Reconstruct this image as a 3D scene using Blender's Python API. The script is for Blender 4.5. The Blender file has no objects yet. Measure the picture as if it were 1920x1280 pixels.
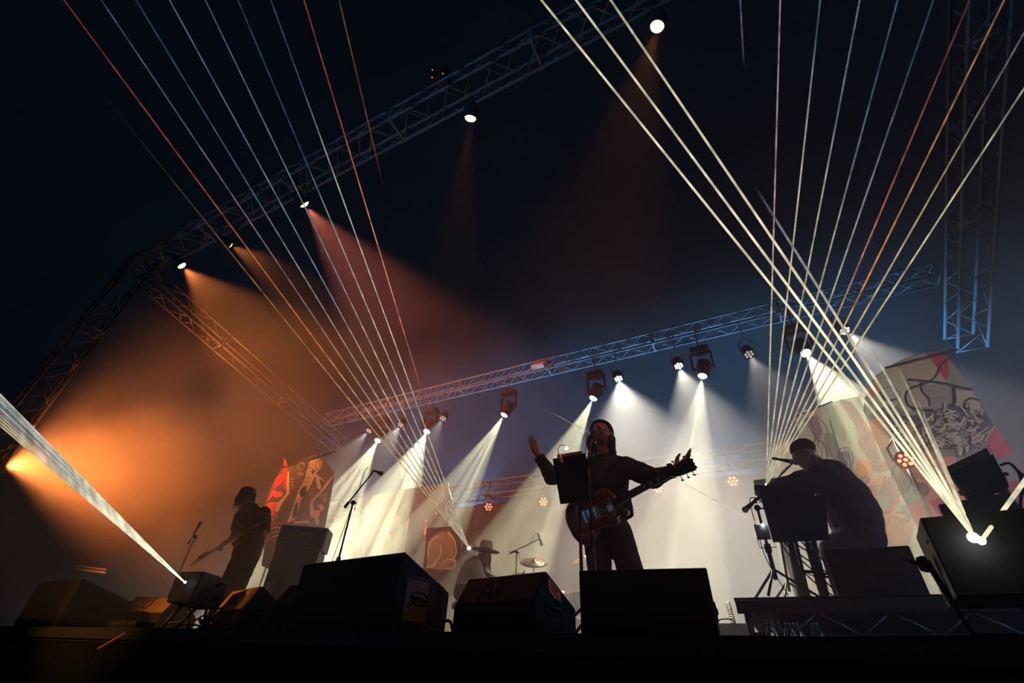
import bpy, bmesh, math, random
from mathutils import Vector, Matrix, Quaternion
random.seed(7)
# ---------------------------------------------------------------- camera
SC = bpy.context.scene
COL = SC.collection
CAM_Z = 1.0                      # eye a little below the stage deck
DECK = 1.2
YAW, PITCH, ROLL, FPX = -0.51962197, 0.64543498, 0.06407062, 851.65
_fw = Vector((math.sin(YAW)*math.cos(PITCH), math.cos(YAW)*math.cos(PITCH), math.sin(PITCH)))
_rt = Vector((math.cos(YAW), -math.sin(YAW), 0))
_up = _rt.cross(_fw)
_r2 = _rt*math.cos(ROLL) + _up*math.sin(ROLL)
_u2 = -_rt*math.sin(ROLL) + _up*math.cos(ROLL)
cam_data = bpy.data.cameras.new('camera')
cam = bpy.data.objects.new('camera', cam_data)
COL.objects.link(cam)
cam_data.sensor_width = 36.0
cam_data.lens = FPX/1920*36.0
cam_data.clip_start = 0.05
cam_data.clip_end = 200
M3 = Matrix((_r2, _u2, -_fw)).transposed()
cam.matrix_world = Matrix.Translation((0, 0, CAM_Z)) @ M3.to_4x4()
SC.camera = cam
def at(px, py, Y):
    """the point of the depth plane y = Y that the photograph shows at a pixel"""
    d = M3 @ Vector((px-960, 640-py, -FPX))
    return Vector((d.x/d.y*Y, Y, CAM_Z + d.z/d.y*Y))
# ---------------------------------------------------------------- exposure, world
SC.view_settings.view_transform = 'Standard'
SC.view_settings.look = 'None'
SC.view_settings.exposure = 0.0
SC.view_settings.gamma = 1.0
SC.view_settings.use_curve_mapping = False
SC.cycles.volume_bounces = 0
SC.cycles.max_bounces = 5
SC.cycles.use_denoising = True
SC.cycles.use_light_tree = True
SC.cycles.sample_clamp_direct = 0
SC.cycles.sample_clamp_indirect = 4
SC.cycles.volume_step_rate = 4
SC.cycles.volume_max_steps = 128
wd = bpy.data.worlds.new('night'); SC.world = wd; wd.use_nodes = True
wbg = wd.node_tree.nodes['Background']
wbg.inputs[0].default_value = (0.28, 0.55, 1.0, 1)
wbg.inputs[1].default_value = 0.0050
# ---------------------------------------------------------------- materials
MATS = {}
def mat(name, col, rough=0.6, metal=0.0, emit=None, strength=0.0, noise=0.0, nscale=20.0, bump=0.0, spec=0.5):
    if name in MATS: return MATS[name]
    m = bpy.data.materials.new(name); m.use_nodes = True
    nt = m.node_tree; b = nt.nodes['Principled BSDF']
    b.inputs['Base Color'].default_value = (*col, 1)
    b.inputs['Roughness'].default_value = rough
    b.inputs['Metallic'].default_value = metal
    b.inputs['Specular IOR Level'].default_value = spec
    if emit:
        b.inputs['Emission Color'].default_value = (*emit, 1)
        b.inputs['Emission Strength'].default_value = strength
        m.cycles.emission_sampling = 'NONE'
    if noise or bump:
        tc = nt.nodes.new('ShaderNodeTexCoord'); n = nt.nodes.new('ShaderNodeTexNoise')
        n.inputs['Scale'].default_value = nscale; n.inputs['Detail'].default_value = 5
        nt.links.new(tc.outputs['Object'], n.inputs['Vector'])
        if noise:
            mr = nt.nodes.new('ShaderNodeMapRange')
            mr.inputs['To Min'].default_value = 1-noise; mr.inputs['To Max'].default_value = 1+noise
            nt.links.new(n.outputs['Fac'], mr.inputs['Value'])
            vm = nt.nodes.new('ShaderNodeVectorMath'); vm.operation = 'SCALE'
            vm.inputs[0].default_value = col
            nt.links.new(mr.outputs[0], vm.inputs['Scale'])
            nt.links.new(vm.outputs[0], b.inputs['Base Color'])
        if bump:
            bp = nt.nodes.new('ShaderNodeBump'); bp.inputs['Strength'].default_value = bump
            bp.inputs['Distance'].default_value = 0.01
            nt.links.new(n.outputs['Fac'], bp.inputs['Height']); nt.links.new(bp.outputs[0], b.inputs['Normal'])
    MATS[name] = m
    return m
# ---------------------------------------------------------------- haze and the stage lights
def haze_material(name, density, aniso, tint, low=1.0, high=1.0, zmax=4.0, nscale=0.0, ndepth=0.0, ball=None):
    """smoke: thicker near the deck (low) than aloft (high), wispy with noise, or a round puff"""
    m = bpy.data.materials.new(name); m.use_nodes = True
    nt = m.node_tree; nt.nodes.clear(); L = nt.links.new
    out = nt.nodes.new('ShaderNodeOutputMaterial'); vs = nt.nodes.new('ShaderNodeVolumeScatter')
    vs.inputs['Color'].default_value = (*tint, 1); vs.inputs['Anisotropy'].default_value = aniso
    vs.inputs['Density'].default_value = density
    L(vs.outputs[0], out.inputs['Volume'])
    tc = nt.nodes.new('ShaderNodeTexCoord')
    def mapr(src, a, b, c, d, mode='SMOOTHSTEP'):
        mr = nt.nodes.new('ShaderNodeMapRange'); mr.interpolation_type = mode
        for k, v in (('From Min', a), ('From Max', b), ('To Min', c), ('To Max', d)): mr.inputs[k].default_value = v
        L(src, mr.inputs['Value']); return mr.outputs[0]
    def mul(a, b):
        q = nt.nodes.new('ShaderNodeMath'); q.operation = 'MULTIPLY'; L(a, q.inputs[0]); L(b, q.inputs[1]); return q.outputs[0]
    sx = nt.nodes.new('ShaderNodeSeparateXYZ'); L(tc.outputs['Object'], sx.inputs[0])
    if ball:
        ln = nt.nodes.new('ShaderNodeVectorMath'); ln.operation = 'LENGTH'
        sc_ = nt.nodes.new('ShaderNodeVectorMath'); sc_.operation = 'DIVIDE'; sc_.inputs[1].default_value = ball
        sb_ = nt.nodes.new('ShaderNodeVectorMath'); sb_.operation = 'SUBTRACT'; sb_.inputs[1].default_value = (0, 0, ball[2])
        L(tc.outputs['Object'], sb_.inputs[0]); L(sb_.outputs[0], sc_.inputs[0]); L(sc_.outputs[0], ln.inputs[0])
        d = mapr(ln.outputs['Value'], 0.15, 1.0, density, 0.0)
    else: d = mul(mapr(sx.outputs['Z'], 0, zmax, density*low, density*high), mapr(sx.outputs['Y'], -4.2, 0.4, .30, 1.1))
    if nscale:
        n = nt.nodes.new('ShaderNodeTexNoise'); n.inputs['Scale'].default_value = nscale; n.inputs['Detail'].default_value = 2.5; n.inputs['Distortion'].default_value = 0.5
        L(tc.outputs['Object'], n.inputs['Vector']); d = mul(d, mapr(n.outputs['Fac'], .35, .65, 1-ndepth, 1+ndepth))
    L(d, vs.inputs['Density'])
    m.cycles.homogeneous_volume = False
    return m
def spot(name, loc, target, power, angle, blend=0.3, col=(1, 1, 1), radius=0.03, parent=None, streaks=0.0, seed=0.0, nstreak=2.2):
    ld = bpy.data.lights.new(name, 'SPOT'); o = bpy.data.objects.new(name, ld); COL.objects.link(o)
    loc = Vector(loc); d = (Vector(target)-loc).normalized()
    o.location = loc; o.rotation_mode = 'QUATERNION'; o.rotation_quaternion = d.to_track_quat('-Z', 'Y')
    ld.energy = power; ld.spot_size = math.radians(angle); ld.spot_blend = blend; ld.color = col
    ld.shadow_soft_size = radius
    if streaks:
        ld.use_nodes = True; nt = ld.node_tree; em = nt.nodes['Emission']
        tc = nt.nodes.new('ShaderNodeTexCoord'); mp = nt.nodes.new('ShaderNodeMapping')
        mp.inputs['Location'].default_value = (seed, seed*1.7, 0)
        mp.inputs['Scale'].default_value = (1.0, 1.0, 0.0)
        n = nt.nodes.new('ShaderNodeTexNoise'); n.inputs['Scale'].default_value = nstreak*6; n.inputs['Detail'].default_value = 1.0
        mr = nt.nodes.new('ShaderNodeMapRange'); mr.interpolation_type = 'SMOOTHSTEP'
        mr.inputs['From Min'].default_value = .40; mr.inputs['From Max'].default_value = .60
        mr.inputs['To Min'].default_value = 1-streaks; mr.inputs['To Max'].default_value = 1+streaks
        nt.links.new(tc.outputs['Normal'], mp.inputs[0]); nt.links.new(mp.outputs[0], n.inputs['Vector'])
        nt.links.new(n.outputs['Fac'], mr.inputs['Value']); nt.links.new(mr.outputs[0], em.inputs['Strength'])
    if parent: o.parent = parent; o.location = loc-Vector(parent['_o'])
    return o
CREAM = (1.0, 0.94, 0.58)
LAV = (1.0, 0.92, 0.76)
ORANGE = (1.0, 0.26, 0.05)
PINK = (1.0, 0.22, 0.14)
BLUE = (0.13, 0.48, 1.0)
HAZE_DENSITY = 0.045
# moving heads on the rear truss: lens pixel, aim offset (dx, dy) of the beam's foot on the deck, cone, power
YH = 8.1
HEADS = [((708, 826), (0.0, -1.6), 31, 1.3), ((800, 809), (0.0, -1.6), 35, 1.8), ((945, 778), (-1.9, -1.0), 25, 1.0),
         ((1112, 747), (-2.0, -1.0), 25, 1.0), ((1317, 705), (-1.3, -0.6), 26, .7), ((1511, 662), (0.5, -1.8), 32, 1.0)]
WASHES = [((1160, 711), (0.9, -1.5), 60, 1.0), ((1273, 687), (0.7, -1.5), 50, .6), ((1585, 621), (1.0, -1.5), 46, .4),
          ((751, 797), (0.2, -2.5), 50, .25), ((830, 785), (0.3, -2.5), 45, .1), ((691, 808), (-.6, -2.5), 45, .25), ((1405, 665), (0.5, -2.0), 45, .12)]
P_HEAD, P_WASH = 8500.0, 3300.0
PARS = [((571, 383), (750, 610, 5.2), 56, 1.2, PINK), ((430, 458), (660, 600, 6.0), 58, .6, ORANGE), ((341, 498), (560, 720, 5.5), 66, 1.3, ORANGE),
        ((882, 222), (860, 420, 3.4), 26, .07, ORANGE), ((1232, 50), (1175, 260, 3.0), 32, .09, ORANGE)]
P_PAR = 2300.0
YP = 2.45
REDS = [(916, 950), (1019, 940), (1234, 915), (1374, 902)]
YR = 8.7
# ---------------------------------------------------------------- mesh building helpers
def frame_of(d):
    d = d.normalized()
    a = Vector((0, 0, 1)) if abs(d.z) < .95 else Vector((0, 1, 0))
    u = d.cross(a).normalized(); v = u.cross(d).normalized()
    return u, v
class MB:
    def __init__(s): s.v = []; s.f = []; s.m = []; s.sm = []
    def add(s, vs, fs, mi=0, smooth=False):
        o = len(s.v); s.v += [Vector(x) for x in vs]
        for f in fs: s.f.append([i+o for i in f]); s.m.append(mi); s.sm.append(smooth)
        return s
    def box(s, c, size, R=None, mi=0):
        c = Vector(c); hx, hy, hz = [q/2 for q in size]
        vs = [Vector((x, y, z)) for x in (-hx, hx) for y in (-hy, hy) for z in (-hz, hz)]
        if R is not None: vs = [R @ q for q in vs]
        return s.add([c+q for q in vs], [(0, 1, 3, 2), (4, 6, 7, 5), (0, 4, 5, 1), (2, 3, 7, 6), (0, 2, 6, 4), (1, 5, 7, 3)], mi)
    def bbox(s, c, size, b=0.01, R=None, mi=0):
        """a box with chamfered edges"""
        bm = bmesh.new(); bmesh.ops.create_cube(bm, size=1)
        for q in bm.verts: q.co = Vector((q.co.x*size[0], q.co.y*size[1], q.co.z*size[2]))
        bmesh.ops.bevel(bm, geom=bm.edges[:], offset=b, segments=2, affect='EDGES', profile=.6)
        c = Vector(c)
        vs = [c + ((R @ q.co) if R is not None else q.co) for q in bm.verts]
        bm.verts.index_update()
        s.add(vs, [[q.index for q in f.verts] for f in bm.faces], mi); bm.free(); return s
    def tube(s, pts, r, n=8, mi=0, closed=False, caps=True, smooth=True):
        pts = [Vector(p) for p in pts]; k = len(pts)
        rs = r if isinstance(r, (list, tuple)) else [r]*k
        rings = []; pu = None
        for i, p in enumerate(pts):
            if closed: d = pts[(i+1) % k]-pts[i-1]
            else: d = pts[min(i+1, k-1)]-pts[max(i-1, 0)]
            if d.length < 1e-9: d = Vector((0, 0, 1))
            d.normalize()
            if pu is None: u, v = frame_of(d)
            else:
                u = (pu - d*pu.dot(d))
                if u.length < 1e-6: u, v = frame_of(d)
                u.normalize(); v = u.cross(d).normalized()
            pu = u
            rings.append([p + (u*math.cos(2*math.pi*j/n)+v*math.sin(2*math.pi*j/n))*rs[i] for j in range(n)])
        vs = [q for ring in rings for q in ring]; fs = []
        for i in range(k if closed else k-1):
            a = i*n; b = ((i+1) % k)*n
            for j in range(n): fs.append((a+j, a+(j+1) % n, b+(j+1) % n, b+j))
        if caps and not closed: fs += [tuple(range(n-1, -1, -1)), tuple((k-1)*n+j for j in range(n))]
        return s.add(vs, fs, mi, smooth)
    def lathe(s, prof, o=(0, 0, 0), axis=(0, 0, 1), n=20, mi=0, smooth=True):
        """prof: (radius, height) pairs turned about axis"""
        o = Vector(o); ax = Vector(axis).normalized(); u, v = frame_of(ax)
        vs = []; fs = []
        for r, h in prof:
            for j in range(n): t = 2*math.pi*j/n; vs.append(o+ax*h+(u*math.cos(t)+v*math.sin(t))*max(r, 1e-4))
        for i in range(len(prof)-1):
            for j in range(n): fs.append((i*n+j, i*n+(j+1) % n, (i+1)*n+(j+1) % n, (i+1)*n+j))
        fs += [tuple(range(n-1, -1, -1)), tuple((len(prof)-1)*n+j for j in range(n))]
        return s.add(vs, fs, mi, smooth)
    def ball(s, c, r, n=12, mi=0, sc=(1, 1, 1), R=None):
        c = Vector(c); vs = []; fs = []; m = n//2+1
        for i in range(m+1):
            a = math.pi*i/m
            for j in range(n):
                t = 2*math.pi*j/n
                q = Vector((math.sin(a)*math.cos(t)*sc[0], math.sin(a)*math.sin(t)*sc[1], math.cos(a)*sc[2]))*r
                vs.append(c+((R @ q) if R is not None else q))
        for i in range(m):
            for j in range(n): fs.append((i*n+j, (i+1)*n+j, (i+1)*n+(j+1) % n, i*n+(j+1) % n))
        return s.add(vs, fs, mi, True)
    def prism(s, poly, a, b, mi=0):
        """poly: 3-D points of one face; extruded from +a to +b (vectors)"""
        k = len(poly); a = Vector(a); b = Vector(b)
        vs = [Vector(p)+a for p in poly]+[Vector(p)+b for p in poly]
        fs = [tuple(range(k-1, -1, -1)), tuple(range(k, 2*k))]+[(i, (i+1) % k, k+(i+1) % k, k+i) for i in range(k)]
        return s.add(vs, fs, mi)
    def build(s, name, m, parent=None, bevel=0):
        me = bpy.data.meshes.new(name)
        org = Vector((0, 0, 0))
        if parent is not None: org = parent.matrix_world.translation if False else Vector(parent['_o'])
        elif s.v:
            org = Vector((sum(q.x for q in s.v)/len(s.v), sum(q.y for q in s.v)/len(s.v), min(q.z for q in s.v)))
        me.from_pydata([tuple(q-org) for q in s.v], [], s.f); me.validate(clean_customdata=False)
        for mm in (m if isinstance(m, (list, tuple)) else [m]): me.materials.append(mm)
        if len(me.polygons) == len(s.m):
            me.polygons.foreach_set('material_index', s.m); me.polygons.foreach_set('use_smooth', s.sm)
        me.update()
        bm = bmesh.new(); bm.from_mesh(me); bmesh.ops.recalc_face_normals(bm, faces=bm.faces); bm.to_mesh(me); bm.free()
        o = bpy.data.objects.new(name, me); COL.objects.link(o)
        if bevel:
            bv = o.modifiers.new('b', 'BEVEL'); bv.width = bevel; bv.segments = 2; bv.limit_method = 'ANGLE'
        o['_o'] = tuple(org)
        if parent is not None: o.parent = parent
        else: o.location = org
        return o
# every world-space mesh is stored relative to its thing's base, so children sit at the parent's origin
def thing(name, label, cat, loc=(0, 0, 0), group=None):
    o = bpy.data.objects.new(name, None); COL.objects.link(o); o.empty_display_size = .1
    o.location = loc; o['_o'] = tuple(loc); o['label'] = label; o['category'] = cat
    if group: o['group'] = group
    return o
def sub(name, mb, m, parent, bevel=0, label=None):
    """a part (or a sub-part when parent is itself a mesh); meshes hold world coordinates minus the thing's base"""
    o = mb.build(name, m, parent, bevel)
    if label: o['label'] = label
    return o
def tag(o, label=None, cat=None, group=None, kind=None):
    if label: o['label'] = label
    if cat: o['category'] = cat
    if group: o['group'] = group
    if kind: o['kind'] = kind
    return o
def subpart(name, mb, m, part, bevel=0, label=None):
    return sub(name, mb, m, part, bevel, label)
def bez(p0, p1, p2, p3, n=12):
    out = []
    for i in range(n+1):
        t = i/n; a = (1-t)
        out.append(Vector(p0)*a**3+Vector(p1)*3*a*a*t+Vector(p2)*3*a*t*t+Vector(p3)*t**3)
    return out
def smooth_path(pts, k=6):
    """Catmull-Rom through the points"""
    P = [Vector(p) for p in pts]; P = [P[0]*2-P[1]]+P+[P[-1]*2-P[-2]]; out = []
    for i in range(1, len(P)-2):
        for j in range(k):
            t = j/k
            out.append(.5*((2*P[i])+(-P[i-1]+P[i+1])*t+(2*P[i-1]-5*P[i]+4*P[i+1]-P[i+2])*t*t+(-P[i-1]+3*P[i]-3*P[i+1]+P[i+2])*t**3))
    out.append(P[-2]); return out

# ---------------------------------------------------------------- common materials
BLACK = mat('black_paint', (.007, .009, .012), .75, noise=.3, spec=.25)
RUBBER = mat('black_rubber', (.007, .008, .010), .7, spec=.25)
STEEL = mat('dark_steel', (.05, .055, .065), .45, .6)
ALU = mat('aluminium', (.10, .11, .12), .5, .4, noise=.15, nscale=6)
BOXM = mat('painted_plywood', (.012, .012, .014), .8, noise=.35, nscale=60, bump=.3, spec=.25)
GRILLE = mat('speaker_grille', (.012, .012, .013), .6, .3)
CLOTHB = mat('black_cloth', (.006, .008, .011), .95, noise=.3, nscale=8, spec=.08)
DECKM = mat('deck_plywood', (.016, .015, .015), .8, spec=.2, noise=.4, nscale=12, bump=.3)
BACKM = mat('backdrop_cloth', (.035, .037, .04), .95, noise=.2, nscale=3)
LENSW = mat('lit_lens_cream', (.8, .8, .7), .2, emit=(1, .97, .8), strength=14)
LENSO = mat('lit_lens_amber', (.8, .5, .3), .2, emit=(1, .55, .18), strength=10)
LEDR = mat('lit_led_red', (.8, .3, .2), .2, emit=(1, .26, .13), strength=3.2)
LEDW = mat('lit_led_cream', (.8, .8, .7), .2, emit=(1, .97, .78), strength=7)
LEDD = mat('lit_led_faint', (.5, .5, .5), .2, emit=(1, .95, .8), strength=.5)
# ---------------------------------------------------------------- the setting
XL, XR, YE, YBK = -12.6, 5.2, 2.3, 9.6
def struct(name, mb, m): return tag(mb.build(name, m), kind='structure')
struct('floor', MB().box(((XL+XR)/2, (YE+YBK)/2, DECK-.05), (XR-XL, YBK-YE, .1)), DECKM)
struct('wall_front', MB().box(((XL+XR)/2, YE+.03, (DECK-.1)/2), (XR-XL-.02, .04, DECK-.1)), CLOTHB)
struct('trim_1', MB().box(((XL+XR)/2, YE-.015, DECK-.045), (XR-XL, .03, .07)), mat('edge_trim', (.02, .018, .018), .6, .3, noise=.3))
struct('ground', MB().box((-3, 4, -.03), (34, 22, .05)), mat('trodden_ground', (.02, .02, .02), .9, noise=.4, nscale=3))
# rear cloth, gently folded
mb = MB(); n = 220
for i in range(n+1):
    x = XL+(XR-XL)*i/n; y = YBK-.15+.05*math.sin(i*.9)+.03*math.sin(i*.37)
    mb.v += [Vector((x, y, DECK)), Vector((x, y, CAM_Z+.362*9.45))]
for i in range(n): mb.f.append([2*i, 2*i+2, 2*i+3, 2*i+1]); mb.m.append(0); mb.sm.append(True)
struct('wall_rear', mb, BACKM)
hz = MB().box(((XL+XR)/2, 5.6, 4.7), (XR-XL+.6, 9.0, 6.95)).build('haze', haze_material('stage_haze', .045, 0.25, (.93, .96, 1.0), 2.5, .45, 4.4, .55, .40))
tag(hz, 'thin theatrical haze filling the air over the stage', 'haze', kind='stuff')
pf = MB().ball((-7.6, 4.2, 3.40), 1, 20, sc=(3.7, 2.6, 2.2)).build('smoke', haze_material('smoke_puff', .30, .2, (1, 1, 1), nscale=.7, ndepth=.55, ball=(3.7, 2.6, 2.2)))
tag(pf, 'thick smoke cloud glowing orange at the left end of the stage', 'smoke', kind='stuff')

# ---------------------------------------------------------------- trusses
def truss(name, label, p0, p1, s, bay, up=(0, 0, 1), r=.024, rl=.010, group=None, m=None, tri=False, ladder=False):
    p0, p1 = Vector(p0), Vector(p1); d = (p1-p0); L = d.length; d.normalize()
    v = Vector(up); v = (v-d*v.dot(d)).normalized(); u = d.cross(v).normalized()
    root = thing(name, label, 'truss', p0, group); m = m or ALU
    c = [u*s/2*a+v*s/2*b for a, b in ((-1, -1), (1, -1), (1, 1), (-1, 1))]
    for q in c: sub('chord', MB().tube([p0+q, p1+q], r, 10), m, root)
    lac = MB(); nb = max(1, round(L/bay)); b = L/nb
    for i in range(nb+1):
        if ladder or i in (0, nb):
            for j in range(4): lac.tube([p0+d*(i*b)+c[j], p0+d*(i*b)+c[(j+1) % 4]], rl, 6)
    for i in range(nb):
        for j in range(4):
            a, e = c[j], c[(j+1) % 4]
            if ladder:
                if i % 2: a, e = e, a
                lac.tube([p0+d*(i*b)+a, p0+d*((i+1)*b)+e], rl, 6)
            else:
                h = b/2
                lac.tube([p0+d*(i*b)+a, p0+d*(i*b+h)+e], rl, 6); lac.tube([p0+d*(i*b+h)+e, p0+d*((i+1)*b)+a], rl, 6)
    # joining plates every few metres
    ns = max(1, round(L/2.5)); jp = lac
    for i in range(1, ns):
        for j in range(4): jp.tube([p0+d*(i*L/ns-.06)+c[j], p0+d*(i*L/ns+.06)+c[j]], r*1.35, 10)
        jp.tube([p0+d*(i*L/ns)+c[1], p0+d*(i*L/ns)+c[2]], r*1.1, 8); jp.tube([p0+d*(i*L/ns)+c[0], p0+d*(i*L/ns)+c[3]], r*1.1, 8)
        jp.tube([p0+d*(i*L/ns)+c[1], p0+d*(i*L/ns)+c[0]], r*1.1, 8)
    sub('lattice', lac, m, root)
    return root
TY, TZ = 2.45, CAM_Z+7.37+.2
truss('lighting_truss', 'front roof truss running up to the top of the frame, amber lamps under it', (-11.7, TY, TZ), (3.9, TY, TZ), .4, .78, ladder=False)
truss('truss_tower', 'lattice tower at the left corner of the stage, glowing orange haze beside it', (-11.95, TY, 0), (-11.95, TY, TZ+.3), .4, .8, up=(0, 1, 0), m=STEEL)
truss('lighting_truss', 'side roof truss sloping down through orange haze on the left', (-11.85, TY+.22, TZ-.12), (-11.3, 9.2, CAM_Z+5.75), .4, .8, m=STEEL)
truss('lighting_truss', 'side roof truss standing steeply at the right edge of the picture', (3.87, TY-.2, CAM_Z+2.183*3.87-.356*(TY-.2)), (3.87, 9.2, CAM_Z+2.183*3.87-.356*9.2), .4, .8)
truss('lighting_truss', 'rear roof truss that carries the cream beam lamps', (-10.9, 8.2, CAM_Z+.737*8.2), (3.65, 8.2, CAM_Z+.737*8.2), .28, .56, r=.022)
truss('lighting_truss', 'lower rear truss half lost in bright haze, red lamps under it', (-10.6, 8.8, CAM_Z+.393*8.9), (2.6, 8.8, CAM_Z+.393*8.9), .3, .6, r=.02)

# ---------------------------------------------------------------- lamps
def aim_frame(loc, target):
    d = (Vector(target)-Vector(loc)).normalized(); u, v = frame_of(d); return d, u, v
def hook_clamp(mb, top, r=.03):
    mb.box(top-Vector((0, 0, .03)), (.05, .05, .06))
    for k in range(9):
        pass
def moving_head(loc, target, power, angle, k, ztruss):
    """loc is the lens centre"""
    loc = Vector(loc); d, u, v = aim_frame(loc, target)
    body = loc-d*.20
    root = thing('moving_head_lamp', LAB_H[k], 'stage lamp', (body.x, body.y, body.z), 'moving head lamps on the rear truss')
    side = Vector((1, 0, 0)); yo = side*.19
    top = Vector((body.x, body.y, body.z+.33))
    base = MB().bbox(top+Vector((0, 0, .07)), (.36, .24, .12), .02)
    base.box(top+Vector((0, 0, .16)), (.05, .05, .08))
    sub('base', base, BLACK, root)
    clamp = MB()
    zc = top.z+.2
    clamp.tube([(top.x, top.y, zc-.06), (top.x, 8.06, ztruss)], .014, 8)
    ring = [Vector((top.x, 8.06+.030*math.cos(t), ztruss+.030*math.sin(t))) for t in [q*math.pi/6 for q in range(12)]]
    clamp.tube(ring, .012, 6, closed=True)
    sub('clamp', clamp, STEEL, root)
    y = MB()
    for s in (-1, 1): y.bbox(body+yo*s+Vector((0, 0, .14)), (.035, .09, .36), .01)
    y.bbox(top-Vector((0, 0, .02)), (.41, .10, .05), .01)
    sub('yoke', y, BLACK, root)
    h = MB().lathe([(.05, -.16), (.12, -.14), (.14, -.05), (.13, .06), (.11, .13), (.115, .17), (.115, .195), (.09, .195)], body, d, 24)
    for s in (-1, 1): h.lathe([(.035, 0), (.035, .09)], body+side*.1*s, side*s, 12)
    hd = sub('lamp_head', h, BLACK, root)
    subpart('lens', MB().lathe([(.085, 0), (.075, .015), (.04, .03), (.001, .034)], loc-d*.01, d, 20), LENSW, hd, label='lit cream lens')
    spot('beam', loc+d*.06, target, power, angle, .25, CREAM, .02, root, streaks=.85, seed=k*3.7+1.3)
LAB_H = ['moving head lamp with cream beam, leftmost of the strong beams, over the left microphone', 'moving head lamp whose beam is crossed by the laser fan, brightest cream cone',
         'moving head lamp throwing a split cream beam down to the left, left of the singer', 'moving head lamp with its beam passing behind the raised hand of the singer',
         'moving head lamp with forked pale beam falling right of the singer', 'moving head lamp with bright cone over the painted banners at the right']
LAB_W = ['round wash lamp with seven lit dots, just right above the head of the singer', 'round wash lamp with lit dots beside the forked beam lamp', 'round wash lamp high at the right, crossed by the laser lines',
         'faint wash lamp between the first two strong cream cones', 'very faint wash lamp right of the brightest cream cone', 'faint wash lamp at the far left end of the row', 'very faint wash lamp between the forked beam and the right cone']
LAB_R = ['red lit wash lamp left of the singer, under the end of the split beam', 'red lit wash lamp close to the lyric stand of the singer', 'red lit wash lamp behind the guitar neck', 'red lit wash lamp with a round pink glow, right of the guitar']
LAB_P = ['amber lamp under the front truss with a wide pink orange glow', 'amber lamp on the front truss, beside the second laser line', 'amber lamp nearest the left tower with an orange cone',
         'amber lamp with a faint narrow beam under the middle of the front truss', 'amber lamp at the top of the picture with a smoky orange beam']
def par_lamp(loc, target, power, angle, col, label, group, lensm, ztruss, leds=True, rad=.11, blend=.6, lit=True, name='wash_lamp', streaks=0.0, yc=None):
    loc = Vector(loc); d, u, v = aim_frame(loc, target)
    body = loc-d*.1
    root = thing(name, label, 'stage lamp', body, group)
    h = MB().lathe([(.04, -.16), (rad*.75, -.13), (rad*.95, -.05), (rad, .05), (rad, .10), (rad*.86, .10), (rad*.86, .07)], body, d, 24)
    hd = sub('lamp_housing', h, BLACK, root)
    L = MB()
    if leds:
        for k in range(7):
            c = loc-d*.02+((u*math.cos(k*math.pi/3)+v*math.sin(k*math.pi/3))*rad*.56 if k < 6 else Vector((0, 0, 0)))
            L.lathe([(rad*.2, 0), (rad*.17, .012), (.001, .016)], c, d, 10)
    else:
        L.lathe([(rad*.88, 0), (rad*.78, .03), (rad*.45, .05), (.001, .058)], loc-d*.02, d, 20)
    subpart('lens', L, lensm, hd)
    side = (u-Vector((0, 0, 1))*u.z); side = side.normalized() if side.length > .1 else Vector((1, 0, 0))
    topz = min(ztruss, body.z+.32)
    y = MB().tube([body+side*rad*1.08, body+side*rad*1.12+Vector((0, 0, topz-body.z-.1)), Vector((body.x, body.y, topz))+side*.02, body-side*rad*1.12+Vector((0, 0, topz-body.z-.1)), body-side*rad*1.08], .012, 6)
    sub('yoke', y, STEEL, root)
    yc = body.y if yc is None else yc
    c = MB().tube([(body.x, body.y, topz), (body.x, yc, ztruss)], .014, 8)
    ring = [Vector((body.x, yc+.027*math.cos(t), ztruss+.027*math.sin(t))) for t in [q*math.pi/6 for q in range(12)]]
    c.tube(ring, .012, 6, closed=True)
    sub('clamp', c, STEEL, root)
    if lit: spot('wash', loc+d*.09, target, power, angle, blend, col, .04, root, streaks=streaks, seed=loc.x)
    return root
ztr = CAM_Z+.737*8.2-.14
for k, ((px, py), (dx, dy), ang, pw) in enumerate(HEADS):
    p = at(px, py, YH); moving_head(p, (p.x+dx, YH+dy, DECK), P_HEAD*pw, ang, k, ztr)
for k, ((px, py), (dx, dy), ang, pw) in enumerate(WASHES):
    p = at(px, py, YH); par_lamp(p, (p.x+dx, YH+dy, DECK), P_WASH*pw, ang, LAV, LAB_W[k], 'wash lamps on the rear truss', LEDW if pw > .3 else LEDD, ztr, yc=8.06)
for k, ((px, py), (tx, ty, tY), ang, pw, col) in enumerate(PARS):
    p = at(px, py, YP+.2); par_lamp(p, at(tx, ty, tY), P_PAR*pw, ang, col, LAB_P[k], 'amber lamps under the front truss', LENSO, TZ-.2, leds=False, name='par_lamp', rad=.10, streaks=.3 if k == 4 else 0, yc=TY+.2)
for k, (px, py) in enumerate(REDS):
    p = at(px, py, YR); par_lamp(p, at(px, py+40, 3.0), 24.0 if k > 1 else 10, 150, (1, .16, .08), LAB_R[k], 'red wash lamps on the lower rear truss', LEDR, CAM_Z+.393*8.9-.15, yc=8.65)
p = at(0, 875, 2.35); par_lamp(p, at(360, 830, 5.2), 8500.0, 108, (1, .23, .045), 'amber lamp low on the left corner tower, cut by the frame edge', None, LENSO, p.z+.35, leds=False, name='par_lamp')
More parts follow.
